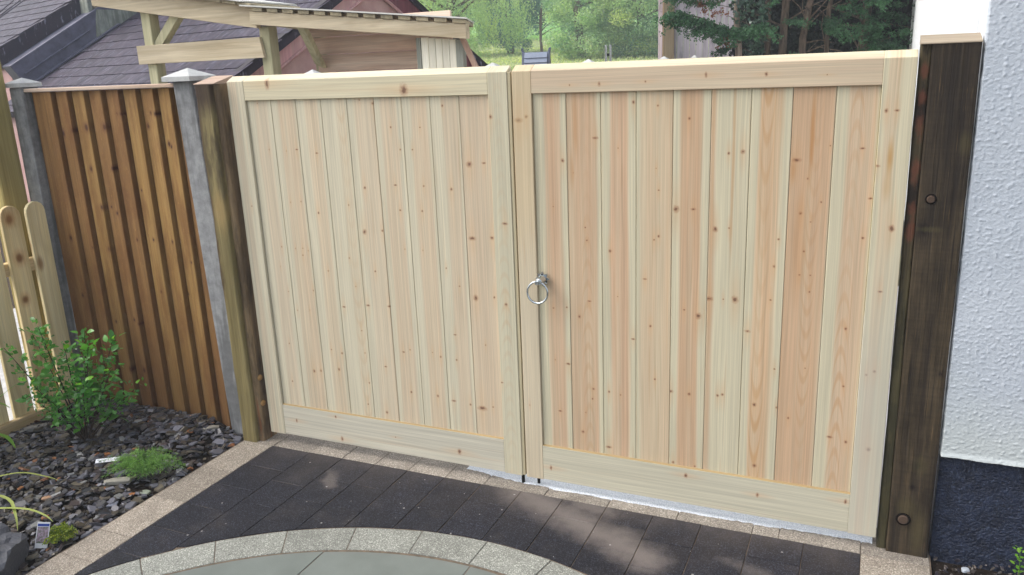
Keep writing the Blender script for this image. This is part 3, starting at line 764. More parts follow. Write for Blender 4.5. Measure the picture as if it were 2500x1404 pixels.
FKN = [(-0.559,1.6,0.016),(-0.349,1.593,0.015),(-0.258,1.61,0.013),(-0.153,1.624,0.019),(-0.018,1.625,0.015),(-0.176,1.407,0.013),(0.276,1.628,0.012),(0.35,1.688,0.01),(0.315,1.692,0.008),(0.114,1.691,0.008),(0.082,1.691,0.006),(0.402,1.538,0.012),(0.418,1.525,0.009),(-0.009,1.411,0.011),(-0.14,1.2,0.013),(-0.564,1.395,0.011),(-0.034,1.172,0.009),(-0.078,1.204,0.007),(-0.545,1.189,0.009),(-0.139,0.971,0.009),(-0.264,0.972,0.006),(0.078,1.032,0.008),(0.197,1.038,0.008),(0.332,1.034,0.008),(0.368,1.046,0.007),(-0.429,1.019,0.012),(0.16,1.298,0.006),(-0.682,0.887,0.01),(-0.553,0.901,0.008),(-0.043,0.573,0.008),(-0.008,0.553,0.007),(-0.194,0.548,0.009),(-0.132,0.272,0.014),(-0.03,0.277,0.013),(-0.256,0.25,0.009),(0.191,0.752,0.007),(0.374,0.752,0.007),(-0.416,0.686,0.009),(0.442,0.93,0.006),(-0.117,0.022,0.01),(0.133,0.094,0.008),(0.364,0.04,0.012)]
def fence_mat(i):
    r = random.Random(40+i)
    gold = i in (2, 5, 6, 7)
    kl = [k for k in FKN if ed[i]-.01 <= k[0]-2.3 < ed[i+1]+.005] or [(ed[i]+2.36, 1.2, .008)]
    def ex(g, c, fine, med, big):
        c = g.mix(g.mr(g.noise(g.scale((11, 11, 3), None, (i, 0, 0)), 1.0, 4, .6), .42, .66, 0., .6, True), c, lin(112, 74, 42))
        sp = g.noise(g.scale((300, 300, 40)), 1.0, 2, .6)
        c = g.mix(g.mr(sp, .64, .72, 0., .5, True), c, lin(190, 150, 88))
        return g.mix(g.m_('SUBTRACT', .4, zmask(g, .0, .9, .4)), c, lin(104, 68, 42))
    a, b = (lin(146, 112, 64), lin(168, 134, 82)) if gold else (lin(132, 97, 58), lin(154, 117, 72))
    return timber('fence_board', a, b, 'z', 0, 2.2, .8, (58, 28, 24), .72, .25, 0, None, .4, knotlist=kl, extra=ex)
ed = [-2.853, -2.675, -2.553, -2.428, -2.305, -2.182, -2.062, -1.946, -1.836, -1.745]
for i in range(9):
    a, b = ed[i], ed[i+1]; m = MB(); dz = rnd.uniform(-.006, .004)
    prof = [(a-.012, .054), (a+.004, .051), (a+.019, .036), (b-.008, .019), (b-.002, .018), (b, .022), (b, .0560), (a-.012, .0600)]
    m.solid([(x, y, -.02) for x, y in prof], [(x, y, 1.812) for x, y in prof])
    m.build('feather_board', fence_mat(i), t)
M_rail = timber('capping_wood', lin(204, 176, 154), lin(226, 206, 188), 'x', .1, 1)
boxpart('capping_rail', M_rail, t, (-2.862, -1.79, .006, .066, 1.8135, 1.832), bevel=.003)
for z0 in (.3, 1.45): boxpart('back_rail', M_fence, t, (-2.86, -1.79, .0605, .095, z0, z0+.07))

# tall timber post and picket fence on the left
M_tpost = timber('tanalised_post', lin(150, 136, 86), lin(180, 166, 110), 'z', .25, 1.6, .6, (92, 66, 40), .75, .25, 0, [(lin(110, 100, 62), .5, .75, 3)], .3)
t = thing('timber_post', 'tall thick greenish timber post rising above the picket fence at the left edge', 'post', (-3.0, -.09, 0))
boxpart('shaft', M_tpost, t, (-3.05, -2.952, -.162, -.022, -.06, 2.1), bevel=.006)
boxpart('post_cap', M_tpost, t, (-3.06, -2.942, -.172, -.012, 2.1005, 2.125), bevel=.006)
t = thing('picket_fence', 'low picket fence with rounded tops in front of the brown fence at far left', 'fence', (-2.86, -.6, 0))
M_pick = timber('pale_picket', lin(228, 210, 160), lin(246, 232, 188), 'v', .35, 2.0, .5, (150, 108, 66), .75, .25, 0, [(lin(200, 180, 130), .52, .78, 3)], .25)
M_pick2 = timber('knotty_picket', lin(226, 204, 150), lin(244, 226, 178), 'v', .8, 2.4, .6, (138, 96, 56), .75, .25, 0, [(lin(160, 118, 70), .48, .7, 6)], .25, knotlist=[(.375, 1.165, .024), (.39, .95, .026), (.375, .72, .022)])
for i, yc in enumerate((-.065, -.212, -.359, -.506, -.653, -.80, -.947, -1.094, -1.241)):
    h = 1.235; w = .056; lean = -.03 if i == 1 else 0
    pts = [(yc-w, .0), (yc+w, .0)]
    for k in range(9):
        a = math.pi*k/8; pts.append((yc+lean*0+w*math.cos(a), h-w+w*math.sin(a)))
    m = MB(); m.solid([(-2.872, y, z) for y, z in pts][::-1], [(-2.850, y, z) for y, z in pts][::-1])
    m.build('picket', M_pick2 if i % 3 == 1 else M_pick, t, bevel=.002)
M_prail = timber('picket_rail_wood', lin(196, 172, 126), lin(232, 208, 168), 'y', .2, 1.5)
boxpart('rail', M_prail, t, (-2.915, -2.8725, -1.3, -.01, .86, .93), bevel=.003)
boxpart('bottom_rail', M_prail, t, (-2.8495, -2.815, -1.4, -.0, -.04, .098), bevel=.003)
# pale yard beyond the pickets
m = MB(); m.box(-5.4, -2.95, -3.2, 1.6, -.058, -.02)
struct(m.build('side_yard', concrete('yard_concrete', lin(172, 172, 172), lin(200, 200, 198), 2)))

# ------------------------------------------------------------------ slate bed
def bed_h(x, y):
    return -.012+.055*ss((-1.60-x)/.25)*ss((y+1.6)/1.2)+.018*mn.noise(Vector((x*4, y*4, 2)))*ss((-1.62-x)/.12)+.02*ss((y+.35)/.35)*ss((-1.7-x)/.3)
g = G('bed_soil', .95, .1); n = g.noise(scale=60, detail=4); g.col(g.mix(n, lin(22, 18, 16), lin(52, 44, 38))); g.bump(n, .8, .01)
NXb, NYb = 40, 70
Vb = [(-2.95+1.352*i/NXb, -2.6+2.615*j/NYb, bed_h(-2.95+1.352*i/NXb, -2.6+2.615*j/NYb)-.012) for j in range(NYb+1) for i in range(NXb+1)]
Fb = [(j*(NXb+1)+i, j*(NXb+1)+i+1, (j+1)*(NXb+1)+i+1, (j+1)*(NXb+1)+i) for j in range(NYb) for i in range(NXb)]
struct(arr_mesh('planting_bed', Vb, np.array(Fb), g.m, smooth=True))
g = G('slate_chip', .42, .5)
a = g.attr(); n = g.noise(scale=120, detail=3)
g.col(g.mix(1.0, a, g.gray(n, .75, 1.2), 'MULTIPLY')); g.bump(n, .3, .002)
g.rough(g.mr(g.noise(scale=3, detail=2), .3, .7, .28, .5)); M_chip = g.m
chip_cols = [(78, 76, 80), (62, 62, 70), (92, 90, 98), (74, 68, 62), (86, 78, 66), (58, 54, 54), (104, 104, 114), (70, 60, 60), (96, 88, 76), (48, 48, 54), (120, 120, 130)]
def add_chip(m, x, y, z, r, col, flat=.8, thick=None):
    nn = rnd.choice((4, 5, 5, 6)); th = thick or r*rnd.uniform(.14, .32)
    el = rnd.uniform(.5, .9); a0 = rnd.uniform(0, 6.28)
    q = Matrix.Rotation(rnd.uniform(0, 6.28), 3, 'Z') @ Matrix.Rotation(rnd.gauss(0, (1-flat)*1.6), 3, 'X') @ Matrix.Rotation(rnd.uniform(0, 6.28), 3, 'Z')
    b, t_ = [], []
    for k in range(nn):
        a = a0+2*math.pi*(k+rnd.uniform(-.28, .28))/nn; rr = r*rnd.uniform(.7, 1.1)
        p = Vector((rr*math.cos(a), rr*el*math.sin(a), -th/2)); b.append(q@p+Vector((x, y, z)))
        p2 = Vector((p.x*rnd.uniform(.8, .95), p.y*rnd.uniform(.8, .95), th/2+rnd.uniform(-.1, .1)*th)); t_.append(q@p2+Vector((x, y, z)))
    m.solid(b, t_, col)
m = MB()
for k in range(6200):
    x = rnd.uniform(-2.80, -1.607); y = -2.5+2.5*(1-abs(rnd.random())**1.25)
    if y > -.004: continue
    c = rnd.choice(chip_cols); k_ = rnd.uniform(.55, 1.1)
    if rnd.random() < .02: c = (150, 98, 60)
    if rnd.random() < .02: c = (150, 150, 150)
    cl = lin(*c, k_)
    r = rnd.choice((.012, .015, .018, .022, .027, .034))*rnd.uniform(.85, 1.2)
    x = min(x, -1.597-r*.8)
    add_chip(m, x, y, bed_h(x, y)+rnd.uniform(-.006, .012), r, cl, rnd.choice((.9, .85, .75, .6)))
struct(m.build('slate_chippings', M_chip), 'stuff')

def stone(name, label, x, y, r, col, scale=(1, .6, .3), rot=0, z=None, sub=2, cat='stone', amp=.25, rough=.7):
    bm = bmesh.new(); bmesh.ops.create_icosphere(bm, subdivisions=sub, radius=1)
    s_ = rnd.random()*50
    zz = bed_h(x, y) if z is None else z
    for v in bm.verts:
        p = v.co.normalized()
        k = 1+amp*mn.noise(p*1.3+Vector((s_, 0, 0)))+amp*.5*mn.noise(p*3.1+Vector((s_, 4, 0)))
        q = p*k; q = Vector((max(-.8, min(.8, q.x)), max(-.8, min(.8, q.y)), max(-.7, min(.72, q.z))))
        v.co = Matrix.Rotation(rot, 3, 'Z') @ Vector((q.x*r*scale[0], q.y*r*scale[1], q.z*r*scale[2]))
    me = bpy.data.meshes.new(name); bm.to_mesh(me); bm.free()
    g = G(name+'_rock', rough, .35)
    n = g.noise(scale=1.6/r*.2, detail=6, rough=.65); n2 = g.noise(g.scale((1, 4, 6)), 30, 3)
    c = g.mix(g.mr(n, .3, .7), tuple(a*.62 for a in col[:3])+(1,), col); c = g.mix(1.0, c, g.gray(n2, .75, 1.2), 'MULTIPLY')
    g.col(c); g.bump(g.m_('ADD', n, n2), .5, .006)
    me.materials.append(g.m)
    o = bpy.data.objects.new(name, me); COL.objects.link(o); o.location = (x, y, zz+r*scale[2]*.35)
    return tag(o, label, cat)
stone('boulder', 'big dark grey rock in the bottom left corner of the slate bed', -1.80, -1.36, .20, lin(84, 86, 94), (1.0, .85, .62), .5, sub=4, cat='rock', amp=.5, rough=.55)
stone('flat_stone', 'pale flat stone beside the foot of the concrete fence post', -1.80, -.075, .058, lin(158, 152, 140), (1, .38, .2), .75, sub=3)
stone('flat_stone', 'long pale grey stone just below the feathery green plant', -1.80, -.675, .075, lin(158, 154, 142), (1, .33, .22), .55, sub=3)
stone('slate_piece', 'pale greenish stone chip between the feathery plant and the edging', -1.655, -.655, .030, lin(150, 158, 142), (1, .75, .3), .2, sub=3)
stone('slate_piece', 'orange-brown slate chip above the small mossy plant', -1.755, -.925, .030, lin(170, 124, 74), (1, .6, .25), -.6, sub=3)
stone('slate_piece', 'pinkish tan slate chip in the middle of the bed left of the mossy plant', -2.01, -.88, .034, lin(176, 140, 112), (1, .5, .25), .5, sub=3)
stone('slate_piece', 'broad bluish slate flake near the edging below the long pale stone', -1.72, -.80, .048, lin(120, 124, 138), (1, .7, .14), .6, sub=3)
stone('flat_stone', 'pale stone lying on the slate against the bottom rail of the picket fence', -2.62, -.16, .07, lin(140, 134, 128), (1, .3, .25), .55, sub=3)
stone('flat_stone', 'grey stone against the picket rail at the left edge of the bed', -2.72, -.40, .07, lin(132, 130, 128), (1, .4, .3), .9, sub=3)

# ------------------------------------------------------------------ plants in the bed
M_leaf = foliage('glossy_leaf', lin(58, 116, 48), lin(118, 184, 78), .3, .3, .6)
M_stem = None
g = G('stem_bark', .8, .2); g.col(lin(58, 44, 34)); M_stem = g.m
g = G('green_stem', .6, .2); g.col(lin(90, 130, 50)); M_gstem = g.m
def leaf_mesh(nm, col, mat, w=.6, L=1.0):
    prof = [(0, 0), (.12, .45), (.3, .95), (.5, 1.0), (.72, .7), (1, 0)]
    V = [(0, 0, 0)]; left, right, mid = [], [], []
    v, f = [], []
    for t, ww in prof:
        z = -.22*(t-.4)**2
        v.append((t*L, 0, z)); v.append((t*L, ww*w/2, z+.06*ww)); v.append((t*L, -ww*w/2, z+.06*ww))
    for k in range(len(prof)-1):
        a = 3*k; b = a+3
        f.append((a, b, b+1, a+1)); f.append((a+2, b+2, b, a))
    me = bpy.data.meshes.new(nm); me.from_pydata(v, [], f)
    at = me.color_attributes.new('Col', 'FLOAT_COLOR', 'CORNER')
    buf = []
    for p in f: buf += list(col)*4
    at.data.foreach_set('color', buf)
    me.polygons.foreach_set('use_smooth', [True]*len(f)); me.materials.append(mat)
    return me
LM = [leaf_mesh('shrub_leaf', (c, y_, 0, 1), M_leaf) for c, y_ in ((.1, .1), (.35, .2), (.55, .3), (.8, .5), (1., 1.))]
base = Vector((-2.34, -.40, .02))
t = thing('leafy_shrub', 'small shrub with glossy bright green leaves growing against the fences at the left', 'shrub', base)
m = MB(); nleaf = 0; leafspecs = []
ends = [(-.26, -.10, .58), (-.20, .05, .60), (-.12, -.02, .66), (-.02, .0, .48), (.06, .05, .50), (.12, -.03, .56), (.20, .06, .55), (.22, -.05, .42), (.28, .05, .28), (.10, -.10, .38), (-.15, -.12, .40), (-.05, -.14, .30), (.16, .1, .20), (-.22, -.05, .30), (.02, -.08, .20), (-.08, .1, .5), (.14, .08, .40), (.04, .1, .58)]
for ex, ey, ez in ends:
    # camera-plane offsets: right = (.92,.4,0)
    e = base+Vector((ex*.92-ey*.4, ex*.4+ey*.92, ez)); mid = base.lerp(e, .5)+Vector((ex*.12, ey*.1, .05))
    pts = []
    for k in range(7):
        s = k/6; pts.append(base*(1-s)**2+mid*2*s*(1-s)+e*s*s)
    m.tube(pts, [.0045-.0032*k/6 for k in range(7)], 5)
    nl = int(7+ez*14)
    for j in range(nl):
        s = 1-(j/nl)**1.1*.66
        p = base*(1-s)**2+mid*2*s*(1-s)+e*s*s
        az = rnd.uniform(0, 6.28); el = rnd.uniform(-.5, .6) if j > 3 else rnd.uniform(.2, 1.)
        off = Vector((math.cos(az)*math.cos(el), math.sin(az)*math.cos(el), math.sin(el)))
        pet = p+off*rnd.uniform(.004, .05)
        leafspecs.append((pet, az, el, rnd.uniform(.040, .064)*(1 if j > 2 else .8), j, p))
m.build('stem', M_stem, t)
for (pt, az, el, sz, j, p) in leafspecs[:298]:
    me = LM[4] if (j < 2 and rnd.random() < .35) else LM[rnd.choice((0, 1, 1, 2, 2, 3))]
    o = bpy.data.objects.new('leaf', me); COL.objects.link(o); o.parent = t
    o.matrix_local = Matrix.Translation(pt-base) @ Matrix.Rotation(az, 4, 'Z') @ Matrix.Rotation(-el, 4, 'Y') @ Matrix.Rotation(rnd.uniform(-.7, .7), 4, 'X') @ Matrix.Diagonal((sz, sz, sz, 1))

# smaller leaves filling the shrub
rs = np.random.default_rng(8); P_ = []
for (pt, az, el, sz, j, p) in leafspecs:
    for _ in range(5): P_.append(np.array(p)+rs.normal(size=3)*np.array([.026, .026, .020]))
V, F = leaf_quads(np.array(P_), .028, rs, .62, .1)
struct(arr_mesh('small_leaves', V, F, M_leaf, t, np.stack([rs.random(len(P_))*.8, rs.random(len(P_))*.8, rs.random(len(P_))], 1)), 'stuff')

# feathery plant
rng = np.random.default_rng(5)
M_feather = foliage('feathery_green', lin(84, 128, 66), lin(144, 180, 106), .5, .35)
c0 = np.array([-1.79, -.535, .03])
t = thing('feathery_plant', 'low feathery bright green ground-cover plant in the middle of the slate bed', 'plant', tuple(c0))
Vs, Fs, Cs = [], [], []; off = 0
for k in range(170):
    az = rng.uniform(0, 2*np.pi); L = rng.uniform(.07, .185)
    ca, sa = np.cos(az), np.sin(az)
    # longer towards the camera-right direction
    ex = np.array([.92, .4, 0])*ca*1.25+np.array([-.4, .92, 0])*sa*.75
    rise = rng.uniform(.02, .085)
    bright = rng.random()
    for j in range(9):
        s = j/9; p = c0+ex*L*s+np.array([0, 0, rise*np.sin(min(1, s*1.15)*np.pi*.75)])
        d = ex+np.array([0, 0, .4-s]); d /= np.linalg.norm(d)
        for q in range(5):
            dv = d+rng.normal(size=3)*.7; dv /= np.linalg.norm(dv)
            w = np.cross(dv, rng.normal(size=3)); w /= np.linalg.norm(w)
            ln = rng.uniform(.012, .024); b = p
            Vs += [b-w*.0009, b+w*.0009, b+dv*ln+w*.0004, b+dv*ln-w*.0004]
            Fs.append([off, off+1, off+2, off+3]); off += 4; Cs.append([bright*.7+.3*rng.random()*s, rng.random()*.9, 0])
o = arr_mesh('fronds', np.array(Vs), np.array(Fs), M_feather, t, np.array(Cs)); struct(o, 'stuff')

# mossy cushion plant
M_moss = foliage('mossy_green', lin(70, 100, 34), lin(146, 158, 62), .6, .25)
c0 = np.array([-1.672, -1.085, .02])
t = thing('mossy_plant', 'small yellow-green mossy cushion plant beside the picture label', 'plant', tuple(c0))
n = 2600; u = rng.normal(size=(n, 3)); u /= np.linalg.norm(u, axis=1)[:, None]; u[:, 2] = np.abs(u[:, 2])
rr = rng.random(n)**.4*(.75+.5*np.array([mn.noise(Vector(tuple(v*2.5))) for v in u]))
pos = c0+u*rr[:, None]*np.array([.075, .075, .05])
V, F = leaf_quads(pos, .008, rng, .8)
o = arr_mesh('foliage', V, F, M_moss, t, np.stack([rng.random(n), rng.random(n)*.95, rng.random(n)], 1)); struct(o, 'stuff')

# strap leaves reaching in from the left
M_strap = foliage('strap_leaf', lin(140, 160, 74), lin(188, 194, 118), .45, .3)
M_strapg = foliage('green_strap_leaf', lin(90, 140, 50), lin(130, 172, 70), .45, .3)
def ribbon(name, mat, t, pts, w):
    pts = [Vector(p) for p in pts]; n = 14; v, f = [], []
    def cr(s):
        k = min(int(s*(len(pts)-1)), len(pts)-2); u = s*(len(pts)-1)-k
        p0 = pts[max(k-1, 0)]; p1 = pts[k]; p2 = pts[k+1]; p3 = pts[min(k+2, len(pts)-1)]
        return .5*((2*p1)+(p2-p0)*u+(2*p0-5*p1+4*p2-p3)*u*u+(3*p1-p0-3*p2+p3)*u**3)
    for k in range(n+1):
        s = k/n; p = cr(s); d = (cr(min(1, s+.02))-cr(max(0, s-.02))).normalized()
        sd_ = d.cross(Vector((0, 0, 1))).normalized(); ww = w*(1-s**3)*.5+.0004
        v += [tuple(p-sd_*ww+Vector((0, 0, .15*ww))), tuple(p), tuple(p+sd_*ww+Vector((0, 0, .15*ww)))]
    for k in range(n):
        a = 3*k; f += [(a, a+1, a+4, a+3), (a+1, a+2, a+5, a+4)]
    m = MB(); m.v = v; m.f = f; m.c = [(rnd.random(), .2, 0, 1)]*len(f)
    return m.build(name, mat, t, smooth=True)
t = thing('strap_leaf_plant', 'pale yellow-green strap leaves arching over the slate from the left edge', 'plant', (-2.25, -1.25, .0))
ribbon('strap_leaf', M_strap, t, [(-2.32, -1.15, .02), (-2.30, -1.0, .10), (-2.21, -.87, .11), (-2.10, -.815, .085), (-2.04, -.79, .06)], .014)
ribbon('strap_leaf', M_strap, t, [(-2.30, -1.2, .02), (-2.16, -1.08, .11), (-2.02, -1.05, .11), (-1.91, -1.10, .08), (-1.87, -1.13, .03)], .016)
ribbon('strap_leaf', M_strap, t, [(-2.22, -1.25, .02), (-2.07, -1.14, .09), (-1.90, -1.075, .10), (-1.78, -1.065, .09), (-1.72, -1.07, .07)], .014)
t = thing('broad_leaf_plant', 'few green leaves entering at the left edge below the picket fence rail', 'plant', (-2.62, -.85, .0))
ribbon('leaf', M_strapg, t, [(-2.75, -.85, .02), (-2.74, -.72, .14), (-2.62, -.64, .13), (-2.53, -.65, .08)], .035)
ribbon('leaf', M_strapg, t, [(-2.72, -.9, .02), (-2.80, -.72, .16), (-2.78, -.55, .26), (-2.74, -.42, .33)], .012)
ribbon('leaf', M_strapg, t, [(-2.7, -.88, .02), (-2.76, -.68, .22), (-2.72, -.58, .27), (-2.66, -.55, .24)], .022)

# plant labels
g = G('white_plastic_label', .5, .3)
o = g.xyz()
tx = g.m_('MULTIPLY', o[0], 1.0)
wv = g.noise(g.scale((260, 900, 1)), 1.0, 2)
band = g.m_('MULTIPLY', g.mr(g.m_('ABSOLUTE', g.m_('SUBTRACT', o[1], -.002)), .005, .007, 1., 0.), g.m_('LESS_THAN', g.m_('ABSOLUTE', o[0]), .05))
g.col(g.mix(g.m_('MULTIPLY', band, g.mr(wv, .53, .56)), lin(228, 230, 236), lin(52, 52, 60))); M_lab = g.m
m = MB(); m.box(-.06, .06, -.0105, .0105, -.001, .001)
o = m.build('plant_label', M_lab); o.location = (-1.985, -.565, .066)
o.rotation_euler = (math.radians(38), math.radians(-4), math.atan2(.06, .105)-.08)
tag(o, 'narrow white plant label with black writing beside the feathery plant', 'label')
t = thing('picture_plant_label', 'small plant label with blue band and photo, stuck upright by the boulder', 'label', (-1.70, -1.15, .02))
t.rotation_euler = (math.radians(-22), math.radians(10), math.radians(35))
def lbox(name, mat, b):
    m = MB(); m.box(*b); me_o = m.build(name, mat); me_o.parent = t; return me_o
g = G('label_white', .5, .3); g.col(lin(214, 216, 220)); M_lw = g.m
g = G('label_blue', .5, .3); g.col(lin(44, 66, 140)); M_lb = g.m
g = G('label_photo', .4, .3); n = g.noise(scale=110, detail=3); n2 = g.noise(scale=60, detail=2)
g.col(g.mix(g.mr(n, .4, .62), g.mix(g.mr(n2, .4, .6), lin(70, 92, 58), lin(120, 104, 110)), lin(158, 140, 158))); M_lp = g.m
lbox('card', M_lw, (-.024, .024, -.0006, .0006, -.02, .085))
lbox('blue_band', M_lb, (-.022, .022, -.0010, -.0007, .068, .079))
lbox('photo', M_lp, (-.021, .021, -.0010, -.0007, .0, .066))

# ------------------------------------------------------------------ white house on the right
def roughcast(name, c1, c2, wash=None):
    g = G(name, .85, .2)
    n = g.noise(scale=70, detail=4, rough=.6); n2 = g.noise(scale=3, detail=3)
    c = g.mix(g.mr(n2, .3, .7), c1, c2)
    if wash: c = wash(g, c)
    g.col(c); g.bump(g.noise(scale=150, detail=3, rough=.7), .5, .004); return g.m
def damp(g, c):
    z = g.xyz()[2]; n = g.noise(scale=5, detail=4)
    return g.mix(g.mr(g.m_('ADD', z, g.m_('MULTIPLY', n, .5)), .62, 1.1, .45, 0., True), c, lin(196, 202, 192))
M_rc = roughcast('white_roughcast', lin(189, 197, 207), lin(196, 203, 212), damp)
M_rs = roughcast('white_render', lin(226, 230, 234), lin(234, 236, 238))
house = thing('white_house', 'white rendered house at right with rough textured wall and blue-black plinth', 'house', (2.6, 4.5, 0))
# displaced roughcast sheet facing the camera, 0.42 m up
x0, x1, z0, z1 = 1.648, 4.2, .424, 3.2
def rc_disp(x, z):
    a = mn.noise(Vector((x*85, z*110, 0))); b = mn.noise(Vector((x*150, z*170, 5)))
    p = max(0, a-.12)*1.2+max(0, b-.1)*.55
    p += max(0, mn.noise(Vector((x*40, z*60, 9)))-.32)*1.0
    return -.0034*min(p, .9)-.004*mn.noise(Vector((x*4, z*4, 2)))
xs = np.concatenate([np.arange(x0, 2.06, .0031), np.linspace(2.07, x1, 40)]); zs = np.concatenate([np.arange(z0, 2.08, .0034), np.linspace(2.13, z1, 16)])
V, F = [], []
for z in zs:
    for i, x in enumerate(xs):
        e = .006*mn.noise(Vector((z*7, 1, 0)))+.003*mn.noise(Vector((z*30, 1, 0)))
        V.append((x+(e-.002 if i == 0 else 0), .004+rc_disp(x, z)+(.012 if i == 0 else 0)-(.006*ss(1-(z-z0)/.02)), z+(.004*mn.noise(Vector((x*12, 0, 3))) if z == zs[0] else 0)))
nx = len(xs)
for j in range(len(zs)-1):
    for i in range(nx-1): F.append((j*nx+i, j*nx+i+1, (j+1)*nx+i+1, (j+1)*nx+i))
arr_mesh('rough_render_wall', V, np.array(F), M_rc, house, smooth=True)
m = MB(); m.box(1.650, 4.2, .018, .30, .4245, 3.2); m.build('wall_core', M_rs, house)
m = MB(); m.box(1.646, 4.2, .301, 9.3, .30, 3.2); m.build('side_wall', M_rs, house)
m = MB(); m.box(1.60, 4.3, -.05, 9.4, 3.201, 3.4); m.build('eaves_board', M_rs, house)
m = MB(); m.face([(1.5, -.15, 3.38), (4.4, -.15, 3.38), (4.4, 4.6, 5.2), (1.5, 4.6, 5.2)]); m.face([(1.5, 4.6, 5.2), (4.4, 4.6, 5.2), (4.4, 9.5, 3.38), (1.5, 9.5, 3.38)])
g = G('house_roof_slate', .5, .4); g.col(lin(70, 70, 80)); m.build('roof', g.m, house)
g = G('blue_black_plinth', .5, .4)
n = g.noise(scale=26, detail=6, rough=.72); n2 = g.noise(scale=110, detail=3); n3 = g.vor(None, 17, 'F1', 'Distance')
c = g.mix(g.mr(n, .3, .7), lin(17, 22, 38), lin(46, 56, 80))
c = g.mix(g.mr(n3, .05, .13, .6, 0., True), c, lin(26, 26, 34)); c = g.mix(1.0, c, g.gray(n2, .7, 1.3), 'MULTIPLY')
c = g.mix(g.mr(g.noise(g.scale((1, 1, .5)), 90, 3, .7), .55, .7, 0., .55, True), c, lin(80, 92, 116))
c = g.mix(g.mr(g.noise(g.scale((1, 1, 1)), 7, 4, .7), .55, .75, 0., .6, True), c, lin(18, 18, 26))
g.col(c); g.bump(g.m_('ADD', n, n2), .9, .012)
m = MB(); m.box(1.650, 4.2, .026, .3, -.06, .4235); m.build('plinth', g.m, house)
m = MB(); m.box(1.650, 4.2, .301, 9.3, -.06, .2995); m.build('side_plinth', g.m, house)
# soil, stones and a weed at its foot
m = MB(); m.box(1.656, 4.5, -3.9, .0255, -.05, -.022); struct(m.build('soil_strip', bpy.data.materials['bed_soil']))
m = MB()
for k in range(900):
    x = rnd.uniform(1.668, 2.3); y = rnd.uniform(-.5, .02)
    c = rnd.choice([(70, 64, 60), (96, 88, 84), (48, 42, 40), (130, 124, 122), (60, 56, 64), (70, 62, 56)])
    add_chip(m, x, y, -.016+.035*ss((y+.12)/.12)*rnd.random(), rnd.uniform(.004, .013), lin(*c), .4, None)
struct(m.build('rubble_debris', M_chip), 'stuff')
stone('white_pebble', 'whitish pebble in the rubble at the foot of the blue-black plinth', 1.765, -.035, .016, lin(196, 204, 214), (1, .8, .6), .3, -.005, 3)
wbase = Vector((1.928, -.06, -.02))
t = thing('weed', 'small bright green weed growing at the foot of the plinth in the bottom right corner', 'plant', wbase)
m = MB(); m.tube([wbase, wbase+Vector((0, .003, .06)), wbase+Vector((-.004, 0, .12)), wbase+Vector((-.008, 0, .16))], [.002, .0016, .0012, .0006], 6); m.build('stem', M_gstem, t)
LW = [leaf_mesh('weed_leaf', (c, y_, 0, 1), foliage('weed_green', lin(84, 140, 40), lin(140, 186, 70), .5, .35), .7) for c, y_ in ((.3, .3), (.9, .7))]
for k in range(26):
    s = .3+.7*k/25; p = Vector((-.008*s, 0, .16*s)); az = k*2.4; el = rnd.uniform(-.2, .8); sz = rnd.uniform(.012, .022)
    o = bpy.data.objects.new('leaf', LW[k % 2]); COL.objects.link(o); o.parent = t
    o.matrix_local = Matrix.Translation(p+Vector((math.cos(az), math.sin(az), .2))*rnd.uniform(.0, .014)) @ Matrix.Rotation(az, 4, 'Z') @ Matrix.Rotation(-el, 4, 'Y') @ Matrix.Diagonal((sz, sz, sz, 1))

# ------------------------------------------------------------------ slate-roofed house beyond the fence
A0 = Vector((-4.440, 3.409, 1.838)); E1 = Vector((-.956, .292, 0)).normalized(); E2 = Vector((.292, .956, 0)).normalized()
SN = Vector((-.150, -.491, .858)).normalized(); SL = SN.cross(E1).normalized()
if SL.z < 0: SL = -SL
TAN = .605; S_AP = 1.904; Z_AP = 2.990; V_AP = 2.245
def UV(u, v, h=0): return A0+E1*u+SL*v+SN*h
def GS(s, z, out=0): return Vector((A0.x, A0.y, 0))+E2*s-E1*out+Vector((0, 0, z))
g = G('wet_slate', .34, .22)
r = g.rand(); P = g.v_('ADD', g.P, g.comb(g.m_('MULTIPLY', r, 9.), g.m_('MULTIPLY', r, 5.), 0.))
str_ = g.noise(g.scale((70, 5, 5), P), 1.0, 4, .65); n = g.noise(P, 6, 4)
c = g.mix(r, lin(44, 34, 47), lin(68, 57, 72))
c = g.mix(g.mr(n, .35, .65, 0., .5), c, lin(40, 42, 58))
c = g.mix(g.mr(str_, .57, .66, 0., .8), c, lin(150, 150, 172))
c = g.mix(g.mr(str_, .28, .36, .5, 0.), c, lin(52, 46, 58))
g.col(c); g.bump(str_, .3, .004); g.rough(g.mr(n, .3, .7, .5, .66)); M_slate = g.m
def slate_mesh(w, l, t):
    m = bpy.data.meshes.new('slate')
    q = rnd.uniform
    bl = (-w/2+.002, 0+q(-.004, .004), 0); br = (w/2-.002, 0+q(-.004, .004), 0); tr = (w/2-.002, l, 0); tl = (-w/2+.002, l, 0)
    pts = [bl, (0, q(-.003, .003), 0), br, tr, tl]
    v = [(x, y, 0) for x, y, z in pts]+[(x, y, t) for x, y, z in pts]
    f = [(4, 3, 2, 1, 0), (5, 6, 7, 8, 9)]+[(k, (k+1) % 5, 5+(k+1) % 5, 5+k) for k in range(5)]
    m.from_pydata(v, [], f); m.materials.append(M_slate); return m
SM = [slate_mesh(.25, .33, .0075) for _ in range(5)]
RB = Matrix(((-E1.x, SL.x, SN.x), (-E1.y, SL.y, SN.y), (-E1.z, SL.z, SN.z)))
tilt = Matrix.Rotation(math.radians(-2.1), 3, 'X')
